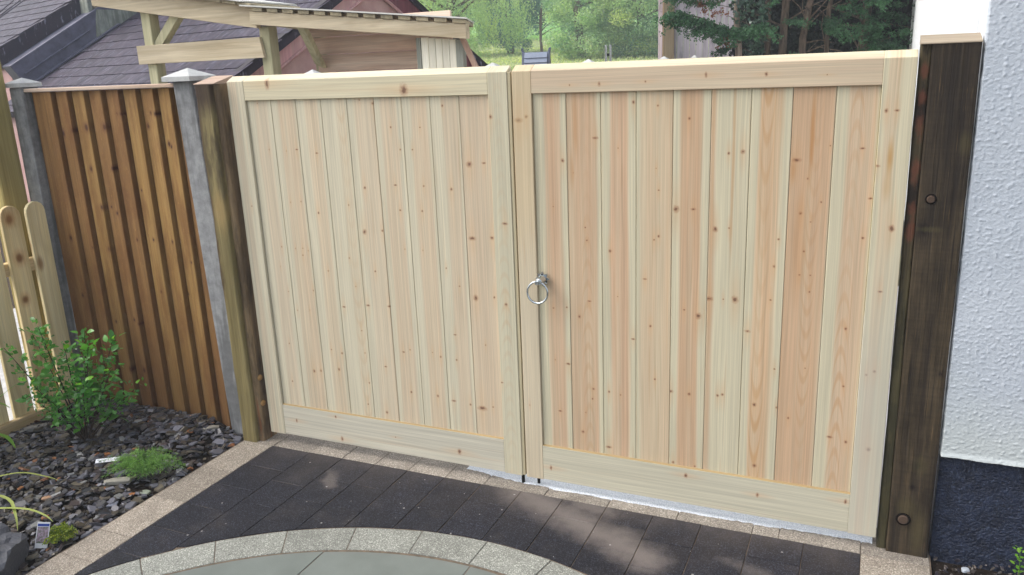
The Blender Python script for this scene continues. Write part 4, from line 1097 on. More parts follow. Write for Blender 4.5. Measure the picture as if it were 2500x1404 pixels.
def lay_slates(parent, u0, u1, v0, v1, h, expo=.215, w=.25):
    L = world_loc(parent); k = 0
    nv = int((v1-v0)/expo)
    for j in range(nv):
        v = v0+j*expo; off = (j % 2)*w/2
        nu = int((u1-u0-off)/w+.01)
        for i in range(nu):
            u = u0+off+w*(i+.5)
            o = bpy.data.objects.new('slate', SM[(i*7+j*3) % 5]); COL.objects.link(o); o.parent = parent
            Rm = RB @ Matrix.Rotation(rnd.gauss(0, .008), 3, 'Z') @ tilt
            o.matrix_local = Matrix.Translation(UV(u, v+rnd.gauss(0, .003), h+.016+rnd.uniform(0, .002))-L) @ Rm.to_4x4()
            k += 1
        if off:
            pass
    return k
H = thing('pink_gabled_house', 'low house with purple slate roof and pink gable wall with maroon bargeboards behind the shelter', 'house', (A0.x-2.5, A0.y+2.2, 0))
deck_h = .0
m = MB()
def prism_uv(m, u0, u1, v0, v1, h0, h1):
    m.solid([UV(u0, v0, h0), UV(u1, v0, h0), UV(u1, v1, h0), UV(u0, v1, h0)][::-1], [UV(u0, v0, h1), UV(u1, v0, h1), UV(u1, v1, h1), UV(u0, v1, h1)][::-1])
prism_uv(m, .0, 5.07, -.65, V_AP, -.08, .012)
# far slope
m.solid([UV(0, V_AP, -.08), UV(5.07, V_AP, -.08), GS(4.6, Z_AP-2.7*.647-.09)+E1*5.07, GS(4.6, Z_AP-2.7*.647-.09)], [UV(0, V_AP, .01), UV(5.07, V_AP, .01), GS(4.6, Z_AP-2.7*.647)+E1*5.07, GS(4.6, Z_AP-2.7*.647)])
roof = m.build('roof', M_slate, H)
lay_slates(roof, -.03, 5.05, -.52, V_AP-.05, 0.)
g = G('ridge_tile', .6, .3); g.col(lin(70, 62, 70)); m = MB(); m.tube([UV(-.05, V_AP+.02, -.02), UV(5.07, V_AP+.02, -.02)], .09, 10); m.build('ridge', g.m, H)
g = G('pink_render', .9, .15); n = g.noise(scale=6, detail=5); n2 = g.noise(scale=60, detail=3)
c = g.mix(g.mr(n, .3, .7), lin(190, 150, 146), lin(212, 178, 172)); c = g.mix(1.0, c, g.gray(n2, .88, 1.1), 'MULTIPLY'); g.col(c); g.bump(n2, .3, .01)
m = MB(); w = lambda s, z, o: GS(s, z, o)
prof = [(-.45, -.1), (4.2, -.1), (4.2, Z_AP-(4.2-S_AP)*.647-.12), (S_AP, Z_AP-.12), (-.45, 1.838-.45*.605-.12)]
m.solid([w(s, z, -.30) for s, z in prof], [w(s, z, -.09) for s, z in prof]); m.build('gable_wall', g.m, H)
m = MB(); m.solid([w(-.44, -.1, -.30), w(-.44, -.1, -5.05), w(-.2, -.1, -5.05), w(-.2, -.1, -.30)], [w(-.44, 1.44, -.30), w(-.44, 1.44, -5.05), w(-.2, 1.5, -5.05), w(-.2, 1.5, -.30)]); m.build('front_wall', g.m, H)
M_barge = timber('pink_bargeboard', lin(206, 156, 158), lin(220, 180, 174), 'z', .1, 1)  # left slope: paler pink than the maroon right slope
M_barge2 = timber('maroon_bargeboard', lin(112, 58, 66), lin(140, 84, 92), 'z', 0, 1)
M_verge = G('dark_verge', .6, .3); M_verge.col(lin(50, 44, 50)); M_verge = M_verge.m
def barge(mat, s0, z0, s1, z1, dz, name, lo=0.):
    m = MB(); m.solid([w(s0, z0-dz, -.085), w(s1, z1-dz, -.085), w(s1, z1-lo, -.085), w(s0, z0-lo, -.085)], [w(s0, z0-dz, -.05), w(s1, z1-dz, -.05), w(s1, z1-lo, -.05), w(s0, z0-lo, -.05)]); return m.build(name, mat, H)
zl = lambda s: 1.838+s*.605; zr = lambda s: Z_AP-(s-S_AP)*.647
barge(M_barge, -.5, zl(-.5), S_AP, Z_AP, .25, 'bargeboard', .02)
barge(M_barge2, S_AP, Z_AP, 4.5, zr(4.5), .25, 'bargeboard', .02)
m = MB(); m.tube([w(-.5, zl(-.5)-.27, -.05), w(S_AP, Z_AP-.27, -.05)], .018, 6); m.tube([w(S_AP, Z_AP-.27, -.05), w(4.5, zr(4.5)-.27, -.05)], .018, 6); m.build('barge_moulding', M_barge, H)
for a, b in (((S_AP, Z_AP), (4.5, zr(4.5))), ((-.5, zl(-.5)), (S_AP, Z_AP))):
    m = MB(); m.solid([w(a[0], a[1]-.018, -.12), w(b[0], b[1]-.018, -.12), w(b[0], b[1]+.022, -.12), w(a[0], a[1]+.022, -.12)], [w(a[0], a[1]-.018, .0), w(b[0], b[1]-.018, .0), w(b[0], b[1]+.022, .0), w(a[0], a[1]+.022, .0)]); m.build('verge', M_verge, H)

# taller neighbouring house: lead-covered step, chimney, upper slates
H2 = thing('taller_slate_house', 'taller slate-roofed house with lead-covered parapet and stone chimney at top left', 'house', UV(8.4, .8, -2.2))
g = G('sheet_lead', .42, .5); n = g.noise(scale=7, detail=5, rough=.65)
c = g.mix(g.mr(n, .3, .7), lin(68, 68, 88), lin(104, 104, 124)); g.col(c); g.bump(n, .25, .01); M_lead = g.m
m = MB(); prism_uv(m, 5.072, 5.372, -.09, 3.2, .0, .352); m.build('lead_parapet', M_lead, H2, bevel=.012, seg=2)
m = MB(); m.tube([UV(5.060, .0, .17), UV(5.060, 1.12, .17)], .014, 8); m.build('lead_roll', M_lead, H2)
m = MB(); prism_uv(m, 4.95, 5.071, -.15, 1.5, .028, .045); m.build('flashing', M_lead, H2)
m = MB(); prism_uv(m, 5.373, 12.5, -.06, 3.6, .30, .545); rf2 = m.build('roof', M_slate, H2)
lay_slates(rf2, 5.375, 10.9, -.05, 2.75, .54)
m = MB(); m.solid([UV(5.38, -.0, .3)*1]+[UV(12.4, 0, .3), UV(12.4, 3.5, .3), UV(5.38, 3.5, .3)], [Vector((p.x, p.y, -.1)) for p in (UV(5.38, 0, .3), UV(12.4, 0, .3), UV(12.4, 3.5, .3), UV(5.38, 3.5, .3))]); m.build('wall', bpy.data.materials['pink_render'], H2)
p0 = UV(5.072, 1.13, 0)
def CH(a, b, z): return Vector((p0.x, p0.y, 0))+E1*a+E2*b+Vector((0, 0, z))
M_cem = concrete('chimney_cement', lin(124, 130, 122), lin(160, 164, 152), 1, lin(96, 100, 90))
m = MB()
# flared cement skirt: follows the slope at the bottom, level at the top
lo = [CH(-.05, -.02, 2.42), CH(.36, -.02, 2.5), CH(.36, 1.5, 3.35), CH(-.05, 1.5, 3.35)]; hi = [CH(0, .03, 2.85), CH(.34, .03, 2.85), CH(.34, 1.3, 3.4), CH(0, 1.3, 3.4)]
m.solid([CH(-.045, -.03, 2.40), CH(.38, -.03, 2.40), CH(.38, 1.6, 2.40), CH(-.045, 1.6, 2.40)][::1], [CH(.0, .02, 2.86), CH(.33, .02, 2.86), CH(.33, 1.35, 2.86), CH(.0, 1.35, 2.86)][::1]); m.build('chimney_base', M_cem, H2, bevel=.03, seg=3)
g = G('rough_stone', .9, .15); v = g.vor(None, 7, 'F1', 'Color'); d = g.vor(None, 7, 'DISTANCE_TO_EDGE', 'Distance'); n = g.noise(scale=50, detail=4)
c = g.mix(g.xyz(v)[0], lin(128, 116, 104), lin(176, 164, 150)); c = g.mix(g.mr(d, .0, .06, 1., 0.), c, lin(110, 104, 96)); c = g.mix(1.0, c, g.gray(n, .7, 1.2), 'MULTIPLY'); g.col(c); g.bump(n, .6, .02)
m = MB(); m.solid([CH(.012, .03, 2.862), CH(.32, .03, 2.862), CH(.32, 1.33, 2.862), CH(.012, 1.33, 2.862)], [CH(.012, .03, 4.6), CH(.32, .03, 4.6), CH(.32, 1.33, 4.6), CH(.012, 1.33, 4.6)]); m.build('chimney_stack', g.m, H2)
m = MB(); m.solid([CH(.06, -.06, 2.44), CH(.40, -.06, 2.44), CH(.40, .018, 2.44), CH(.06, .018, 2.44)], [CH(.03, -.02, 4.6), CH(.36, -.02, 4.6), CH(.36, .018, 4.6), CH(.03, .018, 4.6)]); m.build('chimney_front', M_cem, H2, bevel=.01)

# cables from the timber post up towards the house
g = G('black_cable', .6, .3); g.col(lin(58, 54, 66)); M_cab = g.m
for k, (q, lb) in enumerate((((-4.575, 1.5, 2.643), 'leftmost of the thin cables crossing the slates at top left'), ((-4.478, 1.5, 2.635), 'middle thin cable crossing the slates at top left'), ((-4.422, 1.5, 2.631), 'rightmost of the thin cables crossing the slates at top left'))):
    a = Vector((-2.99+.012*k, -.10, 2.127)); b = Vector(q); b = a+(b-a)*2.2
    m = MB(); m.tube([a, a.lerp(b, .25)-Vector((0, 0, .035)), a.lerp(b, .5)-Vector((0, 0, .04)), b], .0038, 6)
    tag(m.build('cable', M_cab, origin=None), lb, 'cable', 'thin cables over the slate roof')

# ------------------------------------------------------------------ timber shelter
S = thing('timber_shelter', 'open timber shelter with slatted lean-to roof and part-boarded back behind the gate', 'shelter', (-2.8, 2.7, 0))
M_ta = timber('treated_post', lin(176, 172, 138), lin(204, 198, 162), 'z', .25, 1.6, .5, (96, 78, 56), .75, .25, 0, [(lin(128, 122, 92), .52, .8, 3)], .3)
M_tx = timber('treated_board', lin(190, 174, 144), lin(216, 202, 174), 'x', .3, 1.7, .5, (88, 70, 54), .75, .25, 0, [(lin(150, 128, 98), .5, .8, 3)], .3)
M_ti = timber('shelter_boarding', lin(222, 190, 168), lin(242, 220, 200), 'x', .25, 1.3, .6, (84, 52, 44), .75, .2, 0, [(lin(190, 150, 128), .5, .8, 2)], .3)
M_tb = timber('pale_boarding', lin(244, 238, 216), lin(252, 248, 230), 'z', .15, 1.5, .4, (120, 92, 70))
Y0 = 2.2
def beam(name, xa, za, xb, zb, hgt, y0, y1, mat):
    m = MB(); m.solid([(xa, y0, za), (xb, y0, zb), (xb, y1, zb), (xa, y1, za)], [(xa, y0, za+hgt), (xb, y0, zb+hgt), (xb, y1, zb+hgt), (xa, y1, za+hgt)]); return m.build(name, mat, S, bevel=.003)
r1 = lambda x: 2.396-.157*(x+4.32)
r2 = lambda x: 2.222-.104*(x+3.06)
for x0, x1, y0, y1, z1 in ((-4.275, -4.18, 2.2, 2.3, 2.40), (-3.07, -2.975, 2.2, 2.3, 2.21), (-4.66, -4.57, 2.57, 2.652, 2.44), (-3.34, -3.27, 2.57, 2.652, 2.23)):
    boxpart('post', M_ta, S, (x0, x1, y0, y1, -.06, z1), bevel=.004)
beam('front_beam', -4.75, r1(-4.75), -3.042, r1(-3.042), .155, 2.150, 2.198, M_tx)
beam('front_beam', -3.058, r2(-3.058), -1.235, r2(-1.235), .098, 2.098, 2.148, M_tx)
beam('rear_beam', -4.7, r1(-4.7), -3.042, r1(-3.042), .12, 2.655, 2.69, M_tx)
beam('rear_beam', -3.04, r2(-3.04), -1.50, r2(-1.50), .09, 2.655, 2.69, M_tx)
m = MB(); m.solid([(-4.338, 2.168, 1.973), (-3.022, 2.168, 1.978), (-3.022, 2.198, 1.978), (-4.338, 2.198, 1.973)], [(-4.338, 2.168, 2.121), (-3.048, 2.168, 2.132), (-3.048, 2.198, 2.132), (-4.338, 2.198, 2.121)])
m.build('side_board', M_tx, S, bevel=.002)
def strut(name, a, b, w, d, mat):
    a, b = Vector(a), Vector(b); dr = (b-a).normalized(); sd_ = dr.cross(Vector((0, 1, 0))).normalized()*w/2; dp = Vector((0, d/2, 0))
    m = MB(); m.solid([a-sd_-dp, a+sd_-dp, a+sd_+dp, a-sd_+dp], [b-sd_-dp, b+sd_-dp, b+sd_+dp, b-sd_+dp]); return m.build(name, mat, S, bevel=.003)
strut('brace', (-4.20, 2.25, 2.075), (-3.90, 2.25, 2.36), .075, .07, M_ta)
strut('brace', (-2.80, 2.58, 1.90), (-2.665, 2.20, 2.20), .085, .06, M_ta)
# roof: boards laid front to back with gaps, thin pale sheet on top
x = -3.02; k = 0
M_tr = timber('roof_board', lin(150, 140, 116), lin(196, 182, 150), 'y', .2, 1.4)
while x < -1.27:
    z = r2(x)+.1
    m = MB(); w_ = .096; sk = .24
    m.solid([(x, 2.085, z), (x+w_, 2.085, z-.104*w_), (x+w_-sk, 2.7, z-.104*w_), (x-sk, 2.7, z)], [(x, 2.085, z+.026), (x+w_, 2.085, z+.026-.104*w_), (x+w_-sk, 2.7, z+.026-.104*w_), (x-sk, 2.7, z+.026)])
    m.build('roof_board', M_tr, S, bevel=.002); x += .141
x = -4.72
while x < -3.14:
    z = r1(x)+.157
    m = MB(); w_ = .13
    m.solid([(x, 2.10, z), (x+w_, 2.10, z-.157*w_), (x+w_, 2.7, z-.157*w_), (x, 2.7, z)], [(x, 2.10, z+.022), (x+w_, 2.10, z+.022-.157*w_), (x+w_, 2.7, z+.022-.157*w_), (x, 2.7, z+.022)])
    m.build('roof_board', M_tr, S, bevel=.002); x += .141
g = G('pale_roof_sheet', .45, .4); n = g.noise(scale=20, detail=3); g.col(g.mix(n, lin(196, 196, 190), lin(222, 222, 216)))
m = MB()
for xa, xb, rf, o_, s_ in ((-4.76, -3.1, r1, .183, .0), (-3.12, -1.215, r2, .130, .27)):
    m.solid([(xa, 2.07, rf(xa)+o_), (xb, 2.07, rf(xb)+o_), (xb-s_, 2.74, rf(xb)+o_), (xa-s_, 2.74, rf(xa)+o_)], [(xa, 2.07, rf(xa)+o_+.010), (xb, 2.07, rf(xb)+o_+.010), (xb-s_, 2.74, rf(xb)+o_+.012), (xa-s_, 2.74, rf(xa)+o_+.012)])
m.build('roof_sheet', g.m, S)
# interior boarding (horizontal) and the vertical-boarded box
for i, (za, zb) in enumerate(((-.0, .155), (.16, .315), (.32, .475), (.48, .635), (.64, .795), (.80, .955), (.96, 1.115), (1.12, 1.275), (1.28, 1.435), (1.44, 1.595), (1.60, 1.715), (1.72, 1.848), (1.853, 1.985), (1.99, 2.12), (2.125, 2.26))):
    boxpart('wall_board', M_ti, S, (-2.86 if zb < 2.0 else -2.92, -1.62, 2.62+(i % 2)*.004, 2.645, za, min(zb, 2.3)), bevel=.004)
boxpart('wall_post', M_ta, S, (-2.90, -2.83, 2.646, 2.72, -.06, 2.2), bevel=.003)
xb = [-1.652, -1.592, -1.537, -1.483, -1.427, -1.374]
for a, b in zip(xb[:-1], xb[1:]): boxpart('front_board', M_tb, S, (a+.0015, b-.0015, 2.205, 2.225, -.05, r2(a)-.004-.01), bevel=.002)
M_grey = timber('grey_trim', lin(140, 142, 132), lin(160, 162, 150), 'z', 0, 1)
boxpart('corner_trim', M_grey, S, (-1.688, -1.6535, 2.199, 2.24, -.05, 2.06), bevel=.002)
boxpart('corner_trim', M_grey, S, (-1.3725, -1.318, 2.199, 2.25, -.05, 2.035), bevel=.002)
strut('leaning_batten', (-1.13, 2.19, 1.65), (-1.315, 2.19, 2.05), .034, .03, timber('pink_batten', lin(176, 140, 120), lin(196, 164, 144), 'z', 0))

# ------------------------------------------------------------------ fence posts running away behind the gate
for lb, (cx, cy), hw in (
    ('white-capped concrete post just behind the left end of the left gate leaf', (-1.60, .86), .062),
    ('concrete post with white cap showing above the gate at the meeting stiles', (-1.03, 2.06), .062),
    ('white-capped concrete post between the bird table and the steel uprights', (-1.12, 4.35), .062),
    ('concrete post with small white cap before the grey board fence post', (-1.37, 8.35), .06),
    ('tiny white post cap farthest away in front of the grey board fence', (-1.10, 9.05), .045)):
    t = thing('capped_post', lb, 'fence post', (cx, cy, 0), 'capped concrete posts behind the gate')
    boxpart('shaft', M_conc, t, (cx-hw*.8, cx+hw*.8, cy-hw*.8, cy+hw*.8, -.06, 1.816), bevel=.005)
    m = MB(); pyramid(m, cx-hw, cx+hw, cy-hw, cy+hw, 1.8165, 1.834, 1.872); m.build('cap', M_cap, t)
t = thing('rear_fence', 'long fence with pale top rail running away behind the gate to the grey boards', 'fence', (-1.1, 4.5, 0))
for i, (a, b) in enumerate((((-1.03, 2.12), (-1.12, 4.29)), ((-1.125, 4.41), (-1.36, 8.28)))):
    a, b = Vector((*a, 0)), Vector((*b, 0)); n_ = (b-a).cross(Vector((0, 0, 1))).normalized()*.012
    m = MB(); m.solid([a-n_, b-n_, b+n_, a+n_], [p+Vector((0, 0, 1.79)) for p in (a-n_, b-n_, b+n_, a+n_)]); m.build('panel', M_fence, t)
    m = MB(); n_ *= 2; m.solid([p+Vector((0, 0, 1.7905)) for p in (a-n_, b-n_, b+n_, a+n_)], [p+Vector((0, 0, 1.81)) for p in (a-n_, b-n_, b+n_, a+n_)]); m.build('capping_rail', M_rail, t)

# bird table with a slatted pitched roof
BX, BY = -1.745, 4.62
t = thing('bird_table', 'slate-grey painted bird table with slatted pitched roof and finials, peeping over the gate', 'bird table', (BX, BY, 0))
g = G('grey_blue_paint', .45, .4); n = g.noise(scale=30, detail=3); g.col(g.mix(n, lin(74, 82, 100), lin(98, 106, 124))); M_gb = g.m
g = G('pale_blue_paint', .4, .4); n = g.noise(scale=40, detail=3); g.col(g.mix(n, lin(120, 130, 150), lin(146, 156, 174))); M_gp = g.m
boxpart('pole', M_gb, t, (BX-.03, BX+.03, BY-.03, BY+.03, -.06, 1.56), bevel=.004)
boxpart('tray', M_gb, t, (BX-.20, BX+.20, BY-.2, BY+.2, 1.56, 1.60), bevel=.004)
RD = Vector((.92, .39, 0)); FD = Vector((-.39, .92, 0))
RD, FD = Vector((.965, .26, 0)), Vector((-.26, .965, 0))
C0 = Vector((BX, BY, 0))
def bt(a, b, z): return C0+RD*a+FD*b+Vector((0, 0, z))
for sx in (-1, 1):
    a0, a1 = (sx*.125-.012, sx*.125+.012)
    m = MB(); m.solid([bt(a0, -.17, 1.64), bt(a0, .17, 1.64), bt(a0, .012, 1.965), bt(a0, -.012, 1.965)], [bt(a1, -.17, 1.64), bt(a1, .17, 1.64), bt(a1, .012, 1.965), bt(a1, -.012, 1.965)]); m.build('gable_board', M_gb, t, bevel=.003)
    m = MB(); m.solid([bt(a0, -.014, 1.94), bt(a1, -.014, 1.94), bt(a1, .014, 1.94), bt(a0, .014, 1.94)], [bt(a0-.0+sx*.012, -.008, 1.995), bt(a1+sx*.012, -.008, 1.995), bt(a1+sx*.012, .008, 1.995), bt(a0+sx*.012, .008, 1.995)]); m.build('finial', M_gb, t, bevel=.003)
    for fy in (-.15, .15):
        m = MB(); m.tube([bt(sx*.115, fy, 1.595), bt(sx*.115, fy*.98, 1.70)], .012, 8); m.build('leg', M_gb, t)
for side in (-1, 1):
    for k in range(6):
        z0 = 1.675+.045*k; z1 = z0+.050
        y0_ = side*(.160-.0235*k); y1_ = side*(.160-.0235*(k+1.1)); o_ = side*.010
        m = MB(); m.solid([bt(-.112, y0_+o_, z0), bt(.112, y0_+o_, z0), bt(.112, y0_+o_*2, z0+.004), bt(-.112, y0_+o_*2, z0+.004)][::side], [bt(-.112, y1_, z1), bt(.112, y1_, z1), bt(.112, y1_+o_*.6, z1+.004), bt(-.112, y1_+o_*.6, z1+.004)][::side]); m.build('roof_slat', M_gp, t)
m = MB(); m.solid([bt(-.135, -.014, 1.940), bt(.135, -.014, 1.940), bt(.135, .014, 1.940), bt(-.135, .014, 1.940)], [bt(-.135, -.010, 1.956), bt(.135, -.010, 1.956), bt(.135, .010, 1.956), bt(-.135, .010, 1.956)]); m.build('ridge_board', M_gp, t)

t = thing('steel_channel_post', 'pair of thin galvanised steel uprights showing above the gate in front of the hawthorn', 'post', (-1.725, 6.93, 0))
for dx in (-.028, .028):
    c_ = Vector((-1.725, 6.93, 0))+Vector((.92, .39, 0))*dx
    boxpart('upright', M_steel, t, (c_.x-.0115, c_.x+.0115, c_.y-.0115, c_.y+.0115, -.06, 2.03), bevel=.002)
boxpart('web_plate', M_iron, t, (-1.728-.026, -1.728+.026, 6.93, 6.936, 1.9, 1.93), bevel=0)

# weathered grey board fence
M_wb = timber('weathered_grey_board', lin(196, 184, 196), lin(226, 216, 226), 'z', .12, 1.5, .6, (92, 80, 80), .85, .2, 0, [(lin(150, 142, 150), .5, .75, 4)], .4)
t = thing('grey_board_fence', 'tall weathered grey vertical-board fence half hidden by the conifer branch', 'fence', (-1.0, 9.6, 0))
xg = -1.72; pa = Vector((-1.72, 9.43, 0)); pd = Vector((.975, .22, 0)).normalized()
for k in range(22):
    a = pa+pd*(.092*k); b = a+pd*.088; n_ = Vector((-pd.y, pd.x, 0))*.018; dz = rnd.uniform(-.01, .01); o_ = Vector((0, rnd.uniform(-.004, .004), 0))
    if k == 1: continue
    m = MB(); m.solid([a+o_, b+o_, b+n_+o_, a+n_+o_], [p+o_+Vector((0, 0, 2.95+dz)) for p in (a, b, b+n_, a+n_)]); m.build('board', M_wb, t, bevel=.002)
for z0 in (.4, 1.4, 2.5):
    a = pa+Vector((-pd.y, pd.x, 0))*.019; b = a+pd*2.0; n_ = Vector((-pd.y, pd.x, 0))*.05
    m = MB(); m.solid([p+Vector((0, 0, z0)) for p in (a, b, b+n_, a+n_)], [p+Vector((0, 0, z0+.08)) for p in (a, b, b+n_, a+n_)]); m.build('back_rail', M_wb, t)
a = pa+pd*.085-Vector((-pd.y, pd.x, 0))*.10; b = a+pd*.15; n_ = Vector((-pd.y, pd.x, 0))*.10
m = MB(); m.solid([p+Vector((0, 0, -.06)) for p in (a, b, b+n_*.95, a+n_*.95)], [p+Vector((0, 0, 3.0)) for p in (a, b, b+n_*.95, a+n_*.95)])
m.build('post', timber('brown_fence_post', lin(140, 122, 98), lin(168, 150, 124), 'z', .1), t, bevel=.004)
a2 = a-pd*.022-Vector((0, .004, 0)); b2 = a-pd*.001
m = MB(); m.solid([p+Vector((0, 0, -.06)) for p in (a2, b2, b2+n_*.9, a2+n_*.9)], [p+Vector((0, 0, 3.0)) for p in (a2, b2, b2+n_*.9, a2+n_*.9)])
m.build('batten', timber('fresh_batten', lin(196, 164, 128), lin(214, 186, 150), 'z', 0), t)

# ------------------------------------------------------------------ trees
rng = np.random.default_rng(11)
g = G('tree_bark', .9, .15); n = g.noise(g.scale((14, 14, 3)), 1.0, 4); g.col(g.mix(n, lin(70, 62, 52), lin(116, 104, 88))); g.bump(n, .6, .02); M_bark = g.m
g = G('conifer_bark', .9, .15); n = g.noise(g.scale((30, 30, 5)), 1.0, 4, .65); g.col(g.mix(g.mr(n, .3, .7), lin(56, 46, 40), lin(122, 106, 92))); g.bump(n, .6, .02); M_cbark = g.m
M_willow = foliage('willow_leaf', lin(140, 166, 134), lin(194, 210, 174), .55, .45)
M_dkgreen = foliage('dark_tree_leaf', lin(54, 96, 100), lin(98, 146, 134), .55, .3)
M_haw = foliage('hawthorn_leaf', lin(108, 148, 126), lin(192, 212, 164), .55, .35)
M_scrub = foliage('hill_scrub', lin(164, 198, 162), lin(210, 232, 192), .6, .4)
M_con = foliage('conifer_spray', lin(26, 56, 42), lin(80, 124, 86), .5, .25)
M_cond = foliage('conifer_inner_shade', lin(10, 16, 12), lin(22, 36, 24), .7, .1)  # near-black leaves hold the shade inside the conifer row
M_rustl = foliage('dead_spray', lin(110, 62, 40), lin(160, 96, 62), .7, .2)
M_ivy = foliage('ivy_leaf', lin(32, 62, 50), lin(84, 116, 96), .3, .1, .6)

def limbs(m, base, top, r0, nb, spread, rg, bark_n=7):
    base, top = Vector(base), Vector(top)
    pts = [base.lerp(top, k/6)+Vector((rg.normal()*.05, rg.normal()*.05, 0))*(k > 0) for k in range(7)]
    m.tube(pts, [r0*(1-.8*k/6) for k in range(7)], bark_n)
    out = []
    for k in range(nb):
        s = rg.uniform(.18, .95); p = base.lerp(top, s); az = rg.uniform(0, 6.28)
        L = spread*(1.1-s*.5)*rg.uniform(.6, 1.)
        e = p+Vector((math.cos(az)*L, math.sin(az)*L, L*rg.uniform(.1, .8)))
        md = p.lerp(e, .5)+Vector((0, 0, L*.08))
        m.tube([p, md, e], [r0*.42*(1-s*.6), r0*.25*(1-s*.6), r0*.06], 5); out.append(e)
    return out
def tree(name, label, base, h, crown_c, crown_r, nclump, nleaf, leaf, mat, seed, group=None, clump_r=.5, droop=0., trunk_r=.16, cat='tree', shell=.55, nb=12, aspect=.55, strands=False):
    rg = np.random.default_rng(seed)
    bz = ground_h(base[0], base[1])
    t = thing(name, label, cat, (base[0], base[1], bz), group)
    m = MB(); limbs(m, (base[0], base[1], bz-.1), (base[0]+rg.normal()*.2, base[1], bz+h*.85), trunk_r, nb, min(crown_r[0], crown_r[1])*.8, rg)
    m.build('trunk', M_bark, t)
    cc = np.array(crown_c); cr = np.array(crown_r)
    Vs, Fs, Cs = [], [], []; off = 0
    for k in range(nclump):
        d = rg.normal(size=3); d /= np.linalg.norm(d); d[2] = d[2]*1.0
        rr = rg.uniform(shell, 1.0)
        c = cc+d*cr*rr*(1+.15*mn.noise(Vector(tuple(d*2+seed))))
        if c[2] < bz+.02: c[2] = bz+rg.uniform(.05, .5)
        n = int(nleaf*rg.uniform(.6, 1.4)); q = rg.normal(size=(n, 3)); q /= np.linalg.norm(q, axis=1)[:, None]
        R_ = clump_r*rg.uniform(.6, 1.3)
        if strands:
            ns = max(1, n//16); s0 = q[:ns]*np.array([R_, R_, R_*.4])+c
            tt = np.tile(np.linspace(0, 1, 16), ns)[:, None]; st = np.repeat(s0, 16, 0)
            dr = np.repeat(rg.normal(size=(ns, 2))*.12, 16, 0); ln = np.repeat(rg.uniform(.4, 1.1, size=(ns, 1)), 16, 0)
            pos = st+np.concatenate([dr*tt, -ln*tt], 1)+rg.normal(size=st.shape)*.02; n = len(pos)
        else:
            pos = c+q*(rg.random(n)**.45)[:, None]*R_*np.array([1, 1, .7])
        V, F = leaf_quads(pos, leaf, rg, aspect, droop)
        Vs.append(V); Fs.append(F+off); off += len(V)
        tone = np.clip(rg.normal(.5, .25)+rg.normal(size=n)*.15, 0, 1)
        Cs.append(np.stack([tone, np.full(n, rg.random()*.9), rg.random(n)], 1))
    o = arr_mesh('crown', np.concatenate(Vs), np.concatenate(Fs), mat, t, np.concatenate(Cs)); return t
tree('willow_tree', 'pale green weeping tree right of the shelter roof behind the gate', (-10.6, 19.6), 6.0, (-10.3, 19.3, 4.2), (2.2, 2.2, 2.2), 150, 300, .07, M_willow, 3, None, .5, .9, .16, aspect=.35, strands=True)
tree('willow_tree', 'pale feathery tree behind the pink gable, left of the weeping tree', (-13.6, 20.5), 6.5, (-13.4, 20.2, 4.6), (2.6, 2.2, 2.6), 120, 300, .07, M_willow, 4, None, .55, .9, .16, aspect=.35, strands=True)
tree('dark_tree', 'dark blue-green bushy tree between the weeping tree and the small bare-trunked tree', (-15.3, 35.0), 8.0, (-15.2, 34.6, 5.6), (2.0, 1.9, 3.6), 130, 320, .10, M_dkgreen, 5, None, .6, .2, .2)
tree('dark_tree', 'dark blue-green tree rising behind the left of the weeping tree', (-18.9, 34.0), 9.0, (-18.8, 33.6, 6.4), (2.4, 2.0, 4.2), 130, 300, .10, M_dkgreen, 6, None, .65, .2, .22)
tree('young_tree', 'small tree with a visible slim trunk standing on the field behind the bird table', (-11.75, 30.2), 5.4, (-12.3, 30.3, 4.95), (1.1, 1.1, 1.5), 46, 190, .08, M_dkgreen, 7, None, .4, .2, .07, nb=16)
tree('hawthorn_tree', 'broad hawthorn-like tree behind the steel uprights, left half of the big green mass', (-9.3, 28.2), 6.5, (-9.0, 28.0, 3.9), (1.7, 1.8, 2.5), 150, 330, .075, M_haw, 8, None, .5, .3, .2, aspect=.6)
tree('hawthorn_tree', 'broad hawthorn-like tree just left of the grey board fence', (-7.0, 28.4), 6.5, (-6.8, 28.0, 4.2), (1.7, 1.8, 2.8), 150, 330, .075, M_haw, 9, None, .5, .3, .2, aspect=.6)
tree('hawthorn_tree', 'light green tree farther up the slope above the field', (-14.5, 47.0), 6.0, (-14.5, 47.0, 7.5), (4.0, 2.5, 3.2), 90, 300, .14, M_scrub, 10, None, .9, .2, .2)
# hillside scrub behind the field
n = 52000
X_ = rng.uniform(-46, 4, n); Y_ = 42+rng.random(n)**1.3*42
Z_ = np.array([ground_h(x, y)+.0 for x, y in zip(X_, Y_)])
bmp = np.array([max(0, mn.noise(Vector((x*.25, y*.25, 0)))) for x, y in zip(X_, Y_)])
Z_ = Z_+rng.random(n)*(.35+4.2*bmp)
V, F = leaf_quads(np.stack([X_, Y_, Z_], 1), .30, rng, .7, .1)
tone = np.clip(.35+.9*bmp+rng.normal(size=n)*.18, 0, 1)
struct(arr_mesh('hillside_scrub', V, F, M_scrub, None, np.stack([tone, rng.random(n)*.8, rng.random(n)], 1)), 'stuff')
# long grass on the field
n = 26000
X_ = rng.uniform(-20, 0, n); Y_ = 16+rng.random(n)*27
Z_ = np.array([ground_h(x, y)+.03 for x, y in zip(X_, Y_)])
V, F = leaf_quads(np.stack([X_, Y_, Z_], 1), .15, rng, .25, -1.2)
g_ = foliage('tall_grass', lin(172, 184, 134), lin(212, 214, 174), .7, .4)
struct(arr_mesh('long_grass', V, F, g_, None, np.stack([rng.random(n), rng.random(n)*.9, rng.random(n)], 1)), 'stuff')

